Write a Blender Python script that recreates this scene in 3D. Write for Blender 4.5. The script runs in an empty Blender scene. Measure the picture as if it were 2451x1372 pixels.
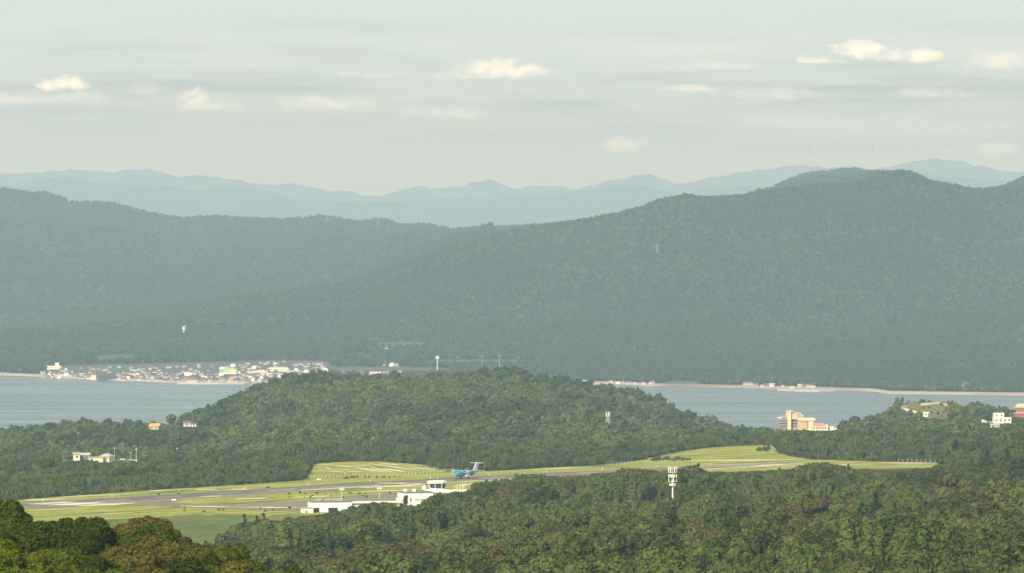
import bpy, math, random
import numpy as np
from mathutils import Vector, Matrix

random.seed(7)
RNG = np.random.default_rng(11)
scene = bpy.context.scene
COL = scene.collection
R = math.radians

# ------------------------------------------------------------------ camera, world, sun, exposure
FPX, CX, HY, CH = 14700.0, 1225.5, 542.0, 216.0      # focal in photo pixels, centre column, horizon row, eye height
cam = bpy.data.cameras.new('camera')
cam.sensor_width = 36.0
cam.lens = 36.0 * FPX / 2451.0
cam.shift_y = -(686.0 - HY) / 2451.0
cam.clip_start = 1.0
cam.clip_end = 90000.0
cam_ob = bpy.data.objects.new('camera', cam)
cam_ob.location = (0, 0, CH)
cam_ob.rotation_euler = (R(90), 0, 0)
COL.objects.link(cam_ob)
scene.camera = cam_ob

SUN_EL, SUN_AZ = 35.0, 208.0                          # azimuth clockwise from +Y: behind the camera, to its left
world = bpy.data.worlds.new('World')
scene.world = world
world.use_nodes = True
WN = world.node_tree

def node(nt, kind, **kw):
    n = nt.nodes.new(kind)
    for k, v in kw.items():
        if k.startswith('i_'):
            n.inputs[k[2:].replace('_', ' ')].default_value = v
        else:
            setattr(n, k, v)
    return n

def math_n(nt, op, a, b=None, c=None, clamp=False):
    n = nt.nodes.new('ShaderNodeMath'); n.operation = op; n.use_clamp = clamp
    for i, v in enumerate((a, b, c)):
        if v is None: continue
        if isinstance(v, (int, float)): n.inputs[i].default_value = v
        else: nt.links.new(v, n.inputs[i])
    return n.outputs[0]

def mix_n(nt, f, a, b):
    n = nt.nodes.new('ShaderNodeMix'); n.data_type = 'RGBA'
    if isinstance(f, (int, float)): n.inputs[0].default_value = f
    else: nt.links.new(f, n.inputs[0])
    for i, v in ((6, a), (7, b)):
        if isinstance(v, tuple): n.inputs[i].default_value = (*v, 1)
        else: nt.links.new(v, n.inputs[i])
    return n.outputs[2]

def build_world():
    nt = WN
    nt.nodes.clear()
    sky = node(nt, 'ShaderNodeTexSky', sky_type='NISHITA', sun_disc=False, sun_elevation=R(SUN_EL),
               sun_rotation=R(SUN_AZ), altitude=200.0, air_density=1.0, dust_density=2.5, ozone_density=1.0)
    tc = node(nt, 'ShaderNodeTexCoord')
    sep = node(nt, 'ShaderNodeSeparateXYZ'); nt.links.new(tc.outputs['Generated'], sep.inputs[0])
    az = math_n(nt, 'ARCTAN2', sep.outputs[0], sep.outputs[1])
    el = math_n(nt, 'ARCSINE', sep.outputs[2])
    # hazy high veil and flat stratus banks
    def noise(sx, sy, detail, rough, off):
        cb = node(nt, 'ShaderNodeCombineXYZ')
        nt.links.new(math_n(nt, 'MULTIPLY', az, sx), cb.inputs[0])
        nt.links.new(math_n(nt, 'MULTIPLY', el, sy), cb.inputs[1])
        cb.inputs[2].default_value = off
        t = node(nt, 'ShaderNodeTexNoise', i_Scale=1.0, i_Detail=detail, i_Roughness=rough)
        nt.links.new(cb.outputs[0], t.inputs['Vector'])
        return t.outputs['Fac']
    n1 = noise(26, 330, 6.0, 0.55, 3.3)
    n2 = noise(260, 420, 7.0, 0.6, 9.1)
    low = math_n(nt, 'SUBTRACT', 1.0, math_n(nt, 'MULTIPLY', math_n(nt, 'ABSOLUTE', math_n(nt, 'SUBTRACT', el, 0.0225)), 75.0), clamp=True)
    band = math_n(nt, 'MULTIPLY', math_n(nt, 'MULTIPLY', math_n(nt, 'SUBTRACT', n1, 0.47), 6.0, clamp=True), low)
    hr = node(nt, 'ShaderNodeMapRange', interpolation_type='SMOOTHSTEP', i_From_Min=0.0, i_From_Max=0.03); nt.links.new(el, hr.inputs['Value'])
    veil = mix_n(nt, 0.72, sky.outputs[0], mix_n(nt, hr.outputs[0], LOWV, VEIL))
    bank = mix_n(nt, math_n(nt, 'MULTIPLY', band, 0.9), veil, BANK)
    n4 = noise(16, 150, 5.0, 0.55, 21.0)
    soft = math_n(nt, 'MULTIPLY', math_n(nt, 'MULTIPLY', math_n(nt, 'SUBTRACT', n4, 0.5), 5.0, clamp=True), low)
    bank = mix_n(nt, math_n(nt, 'MULTIPLY', soft, 0.6), bank, (7.8, 8.3, 7.6))
    # the cumulus heads: soft lumps at their own azimuth and elevation
    total = None
    for (px, py, rx, ry, s) in PUFFS:
        a0, e0 = (px - CX) / FPX, (HY - py) / FPX
        wob = math_n(nt, 'MULTIPLY', math_n(nt, 'SUBTRACT', n2, 0.5), 3.6)
        dx = math_n(nt, 'DIVIDE', math_n(nt, 'SUBTRACT', az, a0), rx / FPX)
        dy = math_n(nt, 'DIVIDE', math_n(nt, 'SUBTRACT', el, e0), ry / FPX)
        dyb = math_n(nt, 'MAXIMUM', dy, math_n(nt, 'MULTIPLY', dy, -1.7))
        d = math_n(nt, 'ADD', math_n(nt, 'MULTIPLY', dx, dx), math_n(nt, 'MULTIPLY', dyb, dyb))
        v = math_n(nt, 'ADD', math_n(nt, 'SUBTRACT', 1.0, d), wob)
        ss = node(nt, 'ShaderNodeMapRange', interpolation_type='SMOOTHSTEP', i_From_Min=-0.1, i_From_Max=1.5, i_To_Max=s)
        nt.links.new(v, ss.inputs['Value'])
        total = ss.outputs[0] if total is None else math_n(nt, 'MAXIMUM', total, ss.outputs[0])
    # the same kind of broken cloud over the rest of the sky
    n3 = noise(7, 12, 6.0, 0.55, 1.7)
    up = node(nt, 'ShaderNodeMapRange', interpolation_type='SMOOTHSTEP', i_From_Min=0.05, i_From_Max=0.12)
    nt.links.new(el, up.inputs['Value'])
    rest = math_n(nt, 'MULTIPLY', math_n(nt, 'MULTIPLY', math_n(nt, 'SUBTRACT', n3, 0.56), 5.0, clamp=True), up.outputs[0])
    bank = mix_n(nt, math_n(nt, 'MULTIPLY', rest, 0.7), bank, VEIL)
    final = mix_n(nt, total, bank, PUFF)
    bg = node(nt, 'ShaderNodeBackground', i_Strength=0.1)
    nt.links.new(final, bg.inputs['Color'])
    out = node(nt, 'ShaderNodeOutputWorld')
    nt.links.new(bg.outputs[0], out.inputs['Surface'])

VEIL, LOWV, BANK, PUFF = (6.5, 7.5, 7.0), (5.2, 5.6, 3.6), (3.7, 4.1, 4.0), (11.0, 10.4, 8.4)
PUFFS = [(148, 204, 74, 30, 1.0), (195, 236, 70, 18, .38), (60, 238, 110, 20, .28), (466, 236, 40, 34, 1.0), (495, 256, 85, 20, .42), (350, 216, 60, 18, .22), (1200, 172, 125, 36, .95), (1110, 182, 90, 18, .5), (2062, 126, 92, 32, 1.0),
         (2180, 138, 115, 26, .92), (1975, 146, 75, 15, .75), (1650, 214, 70, 13, .5), (770, 250, 150, 24, .40), (1500, 350, 75, 28, .50), (2240, 226, 130, 20, .38), (1090, 272, 150, 20, .30), (1720, 160, 140, 18, .28), (2400, 150, 100, 36, .45),
         (1850, 230, 160, 18, .3), (2380, 360, 120, 26, .3), (900, 180, 120, 14, .22)]
build_world()

sun = bpy.data.lights.new('sun', 'SUN')
sun.energy = 4.6
sun.angle = R(0.53)
sun.color = (1.0, 0.90, 0.72)
sun_ob = bpy.data.objects.new('sun', sun)
_sv = Vector((math.sin(R(SUN_AZ)) * math.cos(R(SUN_EL)), math.cos(R(SUN_AZ)) * math.cos(R(SUN_EL)), math.sin(R(SUN_EL))))
sun_ob.rotation_euler = _sv.to_track_quat('Z', 'Y').to_euler()
sun_ob.location = (-200, -200, 900)
COL.objects.link(sun_ob)

vs = scene.view_settings
vs.view_transform = 'Standard'; vs.look = 'None'; vs.exposure = 0.35; vs.gamma = 1.0; vs.use_curve_mapping = False
scene.render.engine = 'CYCLES'
cy = scene.cycles
cy.use_denoising = True
cy.max_bounces = 6; cy.diffuse_bounces = 2; cy.glossy_bounces = 2; cy.transmission_bounces = 3
cy.transparent_max_bounces = 6; cy.volume_bounces = 1
cy.use_fast_gi = False

# ------------------------------------------------------------------ helpers
def tag(o, label=None, cat=None, group=None, kind=None):
    if label: o['label'] = label
    if cat: o['category'] = cat
    if group: o['group'] = group
    if kind: o['kind'] = kind
    return o

def mesh_obj(name, verts, faces, mats, parent=None, midx=None, smooth=False):
    me = bpy.data.meshes.new(name)
    if isinstance(verts, np.ndarray): verts = verts.tolist()
    if isinstance(faces, np.ndarray): faces = faces.tolist()
    me.from_pydata(verts, [], faces)
    for m in (mats if isinstance(mats, (list, tuple)) else [mats]): me.materials.append(m)
    if midx is not None: me.polygons.foreach_set('material_index', midx)
    if smooth: me.polygons.foreach_set('use_smooth', [True] * len(me.polygons))
    me.update()
    o = bpy.data.objects.new(name, me)
    COL.objects.link(o)
    if parent is not None: o.parent = parent
    return o

def empty(name, loc, rz=0.0, label=None, cat=None, group=None):
    o = bpy.data.objects.new(name, None)
    o.location = loc; o.rotation_euler = (0, 0, rz)
    o.empty_display_size = 1.0
    COL.objects.link(o)
    return tag(o, label, cat, group)

class MB:
    """collects shapes; build() links them as one mesh object"""
    def __init__(s): s.v, s.f, s.m = [], [], []
    def add(s, vs_, fs_, mi=0):
        b = len(s.v); s.v += [tuple(p) for p in vs_]; s.f += [tuple(i + b for i in f) for f in fs_]; s.m += [mi] * len(fs_); return s
    def box(s, x0, x1, y0, y1, z0, z1, mi=0, tx=0.0, ty=0.0):
        v = [(x0, y0, z0), (x1, y0, z0), (x1, y1, z0), (x0, y1, z0),
             (x0 + tx, y0 + ty, z1), (x1 - tx, y0 + ty, z1), (x1 - tx, y1 - ty, z1), (x0 + tx, y1 - ty, z1)]
        return s.add(v, [(3, 2, 1, 0), (4, 5, 6, 7), (0, 1, 5, 4), (1, 2, 6, 5), (2, 3, 7, 6), (3, 0, 4, 7)], mi)
    def tube(s, p0, p1, r0, r1=None, n=8, mi=0):
        r1 = r0 if r1 is None else r1
        p0, p1 = Vector(p0), Vector(p1); d = (p1 - p0).normalized()
        a = d.orthogonal().normalized(); b = d.cross(a)
        v = []
        for p, r in ((p0, r0), (p1, r1)):
            for k in range(n):
                t = 2 * math.pi * k / n; v.append(p + a * (r * math.cos(t)) + b * (r * math.sin(t)))
        f = [(k, (k + 1) % n, n + (k + 1) % n, n + k) for k in range(n)] + [tuple(range(n - 1, -1, -1)), tuple(range(n, 2 * n))]
        return s.add(v, f, mi)
    def loft(s, rings, mi=0, caps=True):
        n = len(rings[0]); v = [p for r in rings for p in r]; f = []
        for i in range(len(rings) - 1):
            for k in range(n):
                f.append((i * n + k, i * n + (k + 1) % n, (i + 1) * n + (k + 1) % n, (i + 1) * n + k))
        if caps: f += [tuple(range(n - 1, -1, -1)), tuple(range((len(rings) - 1) * n, len(rings) * n))]
        return s.add(v, f, mi)
    def gable(s, x0, x1, y0, y1, z0, z1, mi=0, hip=0.0):
        ym = (y0 + y1) / 2
        v = [(x0, y0, z0), (x1, y0, z0), (x1, y1, z0), (x0, y1, z0), (x0 + hip, ym, z1), (x1 - hip, ym, z1)]
        return s.add(v, [(3, 2, 1, 0), (0, 1, 5, 4), (2, 3, 4, 5), (3, 0, 4), (1, 2, 5)], mi)
    def build(s, name, mats, parent=None, smooth=False):
        return mesh_obj(name, s.v, s.f, mats, parent, s.m, smooth)

# ---- procedural materials
def mat(name, col, rough=0.8, var=0.12, scale=0.25, spec=0.3, metal=0.0, streak=None):
    m = bpy.data.materials.new(name); m.use_nodes = True
    nt = m.node_tree; b = nt.nodes['Principled BSDF']
    b.inputs['Roughness'].default_value = rough; b.inputs['Metallic'].default_value = metal
    b.inputs['Specular IOR Level'].default_value = spec
    tc = node(nt, 'ShaderNodeTexCoord')
    t = node(nt, 'ShaderNodeTexNoise', i_Scale=scale, i_Detail=5.0, i_Roughness=0.62)
    if streak:
        mp = node(nt, 'ShaderNodeMapping'); mp.inputs['Scale'].default_value = streak
        nt.links.new(tc.outputs['Object'], mp.inputs[0]); nt.links.new(mp.outputs[0], t.inputs['Vector'])
    else:
        nt.links.new(tc.outputs['Object'], t.inputs['Vector'])
    mr = node(nt, 'ShaderNodeMapRange', i_From_Min=0.25, i_From_Max=0.75, i_To_Min=1 - var, i_To_Max=1 + var)
    nt.links.new(t.outputs['Fac'], mr.inputs['Value'])
    vm = node(nt, 'ShaderNodeVectorMath', operation='SCALE'); vm.inputs[0].default_value = col
    nt.links.new(mr.outputs[0], vm.inputs['Scale']); nt.links.new(vm.outputs[0], b.inputs['Base Color'])
    return m

def leaf_mat(name, col, hue=0.015, val=0.24, trans=0.3):
    m = bpy.data.materials.new(name); m.use_nodes = True
    nt = m.node_tree; nt.nodes.clear()
    oi = node(nt, 'ShaderNodeObjectInfo'); ge = node(nt, 'ShaderNodeNewGeometry')
    hs = node(nt, 'ShaderNodeHueSaturation'); hs.inputs['Color'].default_value = (*col, 1)
    h = node(nt, 'ShaderNodeMapRange', i_To_Min=0.5 - hue, i_To_Max=0.5 + hue)
    nt.links.new(oi.outputs['Random'], h.inputs['Value']); nt.links.new(h.outputs[0], hs.inputs['Hue'])
    r2 = math_n(nt, 'FRACT', math_n(nt, 'MULTIPLY', oi.outputs['Random'], 37.17))
    v = math_n(nt, 'ADD', math_n(nt, 'MULTIPLY', r2, val * 2), 1 - val)
    v = math_n(nt, 'MULTIPLY', v, math_n(nt, 'ADD', math_n(nt, 'MULTIPLY', ge.outputs['Random Per Island'], 0.5), 0.75))
    nt.links.new(v, hs.inputs['Value'])
    d = node(nt, 'ShaderNodeBsdfDiffuse'); t = node(nt, 'ShaderNodeBsdfTranslucent')
    nt.links.new(hs.outputs[0], d.inputs[0]); nt.links.new(hs.outputs[0], t.inputs[0])
    mx = node(nt, 'ShaderNodeMixShader'); mx.inputs[0].default_value = trans
    nt.links.new(d.outputs[0], mx.inputs[1]); nt.links.new(t.outputs[0], mx.inputs[2])
    o = node(nt, 'ShaderNodeOutputMaterial'); nt.links.new(mx.outputs[0], o.inputs[0])
    return m

M = dict(
    white=mat('white_paint', (.80, .79, .75), .6, .05), cream=mat('cream_render', (.72, .62, .38), .8, .08),
    ivory=mat('ivory_render', (.78, .74, .60), .8, .06), greyroof=mat('grey_roof', (.17, .17, .18), .7, .15),
    dark=mat('dark_opening', (.02, .02, .022), .6, .1), glass=mat('tower_glass', (.03, .035, .06), .12, .1, spec=.6),
    asphalt=mat('runway_asphalt', (.175, .138, .098), .9, .22, .05), taxi=mat('taxiway_asphalt', (.19, .148, .10), .9, .2, .05),
    sand=mat('pale_gravel', (.62, .54, .34), .9, .15, .1), sand2=mat('dry_soil', (.50, .44, .24), .9, .25, .1),
    tan=mat('tan_soil', (.27, .22, .12), .95, .3, .06),
    steel=mat('galvanised_steel', (.55, .56, .54), .45, .08, metal=.2), grey=mat('grey_concrete', (.36, .36, .35), .85, .12),
    redm=mat('red_mast_paint', (.45, .06, .04), .6, .1), bark=mat('bark', (.10, .075, .05), .95, .3, 1.5),
    teal=mat('teal_fuselage', (.02, .27, .42), .30, .05, spec=.5), navy=mat('navy_paint', (.02, .06, .16), .35, .05),
    blue=mat('sky_blue_paint', (.08, .42, .66), .30, .05, spec=.5),
    rubber=mat('tyre_rubber', (.02, .02, .02), .8, .1), orange=mat('orange_render', (.72, .49, .30), .8, .06),
    yellow=mat('yellow_render', (.76, .66, .40), .8, .06), pink=mat('pink_roof', (.58, .22, .20), .8, .1),
    peach=mat('peach_render', (.75, .56, .42), .8, .06), shade=mat('balcony_shade_grey', (.34, .30, .28), .8, .1),
    window=mat('window_glass', (.05, .06, .07), .15, .1, spec=.6), red=mat('red_wall', (.46, .09, .10), .7, .1),
    limeroof=mat('lime_roof', (.38, .40, .19), .7, .12), greenroof=mat('pale_green_roof', (.36, .52, .34), .6, .08),
    tile_grey=mat('grey_roof_tile', (.13, .125, .135), .75, .2), tile_blue=mat('blue_grey_roof_tile', (.12, .14, .18), .75, .2),
    tile_brown=mat('brown_roof_tile', (.17, .11, .09), .8, .2), tile_silver=mat('silver_sheet_roof', (.40, .41, .41), .5, .1),
    wall_white=mat('house_white', (.50, .485, .45), .85, .12), wall_cream=mat('house_cream', (.48, .42, .32), .85, .1),
    wall_grey=mat('house_grey', (.25, .245, .25), .85, .1), shed_blue=mat('slate_blue_sheet', (.05, .075, .11), .6, .08),
    rust=mat('rust_orange_roof', (.60, .33, .11), .8, .15), rock=mat('pale_rock', (.26, .235, .19), .95, .2, .2),
    path=mat('cream_concrete_path', (.78, .70, .48), .9, .1),
)
LEAF = dict(vivid=leaf_mat('leaf_vivid_green', (.090, .112, .008)), deep=leaf_mat('leaf_deep_green', (.054, .072, .007)), gold=leaf_mat('leaf_golden_brown', (.120, .106, .020)),
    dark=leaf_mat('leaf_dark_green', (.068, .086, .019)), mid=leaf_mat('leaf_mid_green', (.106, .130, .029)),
    olive=leaf_mat('leaf_olive', (.108, .122, .030)), brown=leaf_mat('leaf_bronze', (.108, .096, .028)),
    light=leaf_mat('leaf_light_green', (.104, .134, .032)), cedar=leaf_mat('leaf_cedar', (.034, .055, .013)),
)

# ------------------------------------------------------------------ value noise
_L = RNG.random((256, 256))
def vnoise(x, y):
    x = np.asarray(x, float); y = np.asarray(y, float)
    xi = np.floor(x).astype(int); yi = np.floor(y).astype(int); fx = x - xi; fy = y - yi
    fx = fx * fx * (3 - 2 * fx); fy = fy * fy * (3 - 2 * fy)
    a = _L[xi & 255, yi & 255]; b = _L[(xi + 1) & 255, yi & 255]; c = _L[xi & 255, (yi + 1) & 255]; d = _L[(xi + 1) & 255, (yi + 1) & 255]
    return (a + (b - a) * fx) * (1 - fy) + (c + (d - c) * fx) * fy
def fbm(x, y, o=4):
    s = 0; a = .5
    for k in range(o):
        s = s + a * vnoise(x * 2 ** k + 17.3 * k, y * 2 ** k + 5.1 * k); a *= .5
    return s / (1 - .5 ** o) - .5

def prof(px, pts):
    p = np.array(pts, float); return np.interp(px, p[:, 0], p[:, 1])
def z_of(py, Y): return CH - (np.asarray(py) - HY) / FPX * Y
def X_of(px, Y): return (np.asarray(px) - CX) / FPX * Y

# ------------------------------------------------------------------ airfield plane
FA, FB, FZ = np.array([-211., 2725.]), np.array([151., 3215.]), 92.0
FD = (FB - FA); FLEN = np.linalg.norm(FD); FD = FD / FLEN; FN = np.array([FD[1], -FD[0]])   # FN points to the camera side
def zfield(x, y):
    s = np.clip(((np.asarray(x) - FA[0]) * FD[0] + (np.asarray(y) - FA[1]) * FD[1]) / FLEN, 0, 1)
    return FZ + 1.2 * np.sin(np.pi * s)
def fpt(px, py, dz=0.0):
    z = FZ
    for _ in range(6):
        Y = (CH - z) * FPX / (py - HY); X = (px - CX) / FPX * Y; z = float(zfield(X, Y))
    return Vector((X, Y, z + dz))
FIELD_PX = [(-120, 1206), (30, 1197), (200, 1184), (440, 1168), (600, 1158), (735, 1149), (742, 1125), (758, 1110), (820, 1105), (900, 1104),
            (1000, 1112), (1045, 1123), (1068, 1131), (1250, 1124), (1450, 1113), (1520, 1103), (1560, 1098), (1640, 1080), (1700, 1071),
            (1800, 1065), (1890, 1065), (1850, 1080), (1880, 1092), (1935, 1099), (2100, 1104), (2250, 1107), (2240, 1119), (2000, 1123),
            (1900, 1132), (1560, 1147), (1250, 1160), (1130, 1185), (1025, 1214), (900, 1226), (735, 1233), (600, 1228), (480, 1230), (380, 1236),
            (230, 1244), (150, 1250), (60, 1254), (0, 1250), (-120, 1246)]
FIELD = np.array([(fpt(*p).x, fpt(*p).y) for p in FIELD_PX])

def inside(poly, x, y):
    x = np.asarray(x, float); y = np.asarray(y, float); r = np.zeros(x.shape, bool)
    n = len(poly)
    for i in range(n):
        x0, y0 = poly[i]; x1, y1 = poly[(i + 1) % n]
        c = ((y0 > y) != (y1 > y)) & (x < (x1 - x0) * (y - y0) / (y1 - y0 + 1e-12) + x0)
        r ^= c
    return r
def edge_dist(poly, x, y):
    x = np.asarray(x, float); y = np.asarray(y, float); d = np.full(x.shape, 1e9)
    n = len(poly)
    for i in range(n):
        a = poly[i]; b = poly[(i + 1) % n]; ab = b - a
        t = np.clip(((x - a[0]) * ab[0] + (y - a[1]) * ab[1]) / (ab @ ab), 0, 1)
        d = np.minimum(d, np.hypot(x - a[0] - t * ab[0], y - a[1] - t * ab[1]))
    return d

# ------------------------------------------------------------------ near land: control rows (depth, canopy height, [(column, canopy row)])
A_TOP = [(-400, 1150), (0, 1183), (22, 1194), (48, 1205), (73, 1231), (92, 1236), (125, 1233), (147, 1245), (169, 1236), (206, 1234), (228, 1253),
         (253, 1262), (275, 1249), (312, 1242), (367, 1244), (422, 1257), (459, 1280), (485, 1288), (518, 1290), (545, 1300), (588, 1312),
         (624, 1326), (679, 1340), (716, 1356), (780, 1385), (830, 1440), (1100, 1560), (2800, 1560)]
def shift(p, d): return [(a, b + d) for a, b in p]
ROWS = [
    (250, 0, [(0, 3600)]), (360, 7.6, shift(A_TOP, 560)), (450, 7.6, shift(A_TOP, 240)), (520, 7.6, shift(A_TOP, 130)), (600, 7.6, shift(A_TOP, 45)), (670, 7.6, A_TOP),
    (760, 7.6, shift(A_TOP, 60)), (900, 0, [(0, 2000), (2451, 2050)]), (1100, 9, [(0, 1560), (2451, 1560)]),
    (1300, 11, [(0, 1500), (560, 1450), (700, 1410), (1000, 1388), (1400, 1372), (2451, 1362)]),
    (1600, 11, [(0, 1430), (480, 1400), (560, 1372), (800, 1338), (1200, 1330), (1600, 1312), (2000, 1290), (2451, 1268)]),
    (2000, 11, [(0, 1400), (470, 1360), (600, 1300), (800, 1278), (1200, 1262), (1600, 1232), (2000, 1207), (2451, 1180)]),
    (2380, 11, [(0, 1370), (430, 1345), (520, 1300), (570, 1265), (650, 1250), (740, 1240), (1000, 1228), (1200, 1190), (1600, 1165), (2000, 1155), (2451, 1130)]),
    (2560, 11, [(0, 1300), (500, 1288), (650, 1280), (760, 1240), (1000, 1213), (1100, 1188), (1200, 1166), (1400, 1152), (1600, 1140), (2000, 1128), (2451, 1105)]),
    (2720, 11, [(0, 1200), (500, 1200), (800, 1205), (1000, 1200), (1100, 1175), (1200, 1152), (1400, 1141), (1500, 1124), (1600, 1128), (1700, 1120),
               (1850, 1130), (1950, 1113), (2050, 1113), (2150, 1128), (2300, 1110), (2451, 1085)]),
    (2900, 9, [(0, 1160), (600, 1150), (1000, 1140), (1500, 1125), (2000, 1118), (2451, 1075)]),
    (3100, 9, [(0, 1150), (400, 1135), (730, 1117), (800, 1082), (1000, 1082), (1060, 1095), (1400, 1095), (1600, 1096), (1900, 1096), (2100, 1100), (2451, 1065)]),
    (3400, 9, [(0, 1128), (200, 1125), (400, 1112), (600, 1100), (800, 1084), (1000, 1084), (1200, 1093), (1400, 1090), (1600, 1060), (1900, 1052), (2000, 1073), (2200, 1078), (2451, 1050)]),
    (3800, 9, [(0, 1085), (200, 1092), (400, 1085), (600, 1070), (800, 1058), (1000, 1048), (1200, 1056), (1400, 1058), (1600, 1056), (1800, 1046), (2000, 1050), (2200, 1042), (2451, 1032)]),
    (4300, 9, [(0, 1052), (200, 1042), (400, 1042), (600, 1015), (800, 990), (1000, 985), (1200, 985), (1400, 1005), (1600, 1030), (1800, 1040), (2000, 1036), (2100, 1018), (2300, 1008), (2451, 1008)]),
    (4700, 9, [(0, 1030), (52, 1030), (62, 1044), (90, 1022), (160, 1009), (240, 1011), (272, 1018), (330, 1011), (400, 1018), (440, 1001), (480, 985), (560, 957),
               (640, 930), (760, 918), (1000, 918), (1200, 912), (1400, 938), (1500, 953), (1600, 990), (1680, 1016), (1760, 1033), (1850, 1038), (1990, 1033),
               (2060, 1001), (2150, 976), (2190, 963), (2290, 957), (2370, 967), (2451, 978)]),
    (5100, 9, [(0, 1065), (420, 1060), (450, 1015), (480, 990), (560, 955), (640, 917), (690, 898), (760, 889), (870, 899), (1000, 896), (1130, 889), (1215, 880), (1300, 899),
               (1400, 914), (1500, 929), (1560, 944), (1640, 984), (1720, 1015), (1760, 1036), (1850, 1050), (2000, 1060), (2451, 1060)]),
    (5600, 0, [(0, 1101), (2451, 1101)]), (5950, 0, [(0, 1090), (2451, 1090)]), (6400, 0, [(0, 1060), (2451, 1060)]),
]
TPX = np.arange(-1500, 3960, 6.0); TY = np.arange(250, 6400, 6.0)
_zr = np.array([CH - (prof(TPX, pts) - HY) / FPX * Y - h for (Y, h, pts) in ROWS])
_yr = np.array([r[0] for r in ROWS], float)
NT = np.empty((len(TY), len(TPX)))
for j in range(len(TPX)): NT[:, j] = np.interp(TY, _yr, _zr[:, j])
def boxblur(a, n, axis):
    k = np.ones(2 * n + 1) / (2 * n + 1)
    p = [(0, 0)] * a.ndim; p[axis] = (n, n)
    return np.apply_along_axis(lambda v: np.convolve(v, k, 'valid'), axis, np.pad(a, p, 'edge'))
_sm = boxblur(boxblur(NT, 9, 0), 6, 0)
_wy = np.clip((TY - 700) / 250, 0, 1)[:, None]; NT = NT * (1 - _wy) + _sm * _wy
_XX = X_of(TPX[None, :], TY[:, None]); _YY = np.repeat(TY[:, None], len(TPX), 1)
_und = fbm(_XX / 120, _YY / 160, 4) * 14 * np.clip((TY[:, None] - 900) / 800, 0, 1) * np.clip((5400 - TY[:, None]) / 300, 0, 1)
_sil = np.exp(-((TY[:, None] - 5000) / 260) ** 2)
NT += _und * (1 - .75 * _sil)
# level the airfield into the slope
_near = (TY > 2300) & (TY < 3900); _ix = np.where(_near)[0]
_px, _py = _XX[_ix], _YY[_ix]
_in = inside(FIELD, _px, _py); _ed = edge_dist(FIELD, _px, _py)
_w = np.where(_in, 1.0, np.clip(1 - _ed / 45.0, 0, 1) ** 2)
_bank = zfield(_px, _py)
NT[_ix] = NT[_ix] * (1 - _w) + _bank * _w
GR = np.zeros_like(NT)
GR[_ix] = np.where(_in, 1.0, np.clip(1 - _ed / 8.0, 0, 1))
# open grass bank below the airfield, left of the wood
BANKP = np.array([(X_of(a, b), b) for a, b in [(60, 2680), (735, 2680), (700, 2600), (600, 2560), (565, 2480), (552, 2300), (440, 2250), (60, 2250)]])
_inb = inside(BANKP, _XX, _YY); GR = np.maximum(GR, np.where(_inb, .8, 0))

# house plots and the open hillside with the path: levelled ground (column, depth, ground row, half width, half depth in metres, grass)
PADS = [(222, 3700, 1100, 20, 16, .5), (300, 3720, 1104, 14, 10, .5), (372, 4560, 1027, 8, 9, .3), (450, 4560, 1020, 12, 10, .3), (2395, 4480, 1012, 16, 14, .3), (2440, 4600, 997, 10, 10, .3),
        (2380, 4380, 1023, 7, 8, .3)]
for (a, b, c, rx, ry, gv) in PADS:
    q = ((_XX - X_of(a, b)) / rx) ** 2 + ((_YY - b) / ry) ** 2
    w = np.clip(1.5 - q * .5, 0, 1); w = w * w * (3 - 2 * w); NT = NT * (1 - w) + z_of(c, b) * w
    GR = np.maximum(GR, np.where(q < 1.3, gv, 0))

# the open slope under the zigzag path
SLOPE = lambda Y: 1002 - (Y - 4560) * .38
_q = np.clip(1.6 - np.hypot((_XX - X_of(2222, 4610)) / 18, (_YY - 4622) / 52) + .9 * fbm(_XX / 14, _YY / 30, 3), 0, .6) / .6
_w2 = _q * _q * (3 - 2 * _q); NT = NT * (1 - _w2) + z_of(SLOPE(_YY), _YY) * _w2
GR = np.maximum(GR, np.where(_q > .5, .55, 0))

def znear(x, y):
    x = np.asarray(x, float); y = np.asarray(y, float)
    yy = np.clip(y, 250, TY[-1] - 1); px = np.clip(x / yy * FPX + CX, TPX[0], TPX[-1] - 1)
    fi = (yy - TY[0]) / 6.0; fj = (px - TPX[0]) / 6.0
    i = np.minimum(fi.astype(int), len(TY) - 2); j = np.minimum(fj.astype(int), len(TPX) - 2); fi = fi - i; fj = fj - j
    z = (NT[i, j] * (1 - fj) + NT[i, j + 1] * fj) * (1 - fi) + (NT[i + 1, j] * (1 - fj) + NT[i + 1, j + 1] * fj) * fi
    t = np.clip(y / 250, 0, 1)
    return np.where(y < 250, 204 * (1 - t) + z * t, z)
def grass_at(x, y):
    yy = np.clip(y, 250, TY[-1] - 1); px = np.clip(np.asarray(x) / yy * FPX + CX, TPX[0], TPX[-1] - 1)
    return GR[((yy - TY[0]) / 6.0).astype(int), ((px - TPX[0]) / 6.0).astype(int)]

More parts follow.
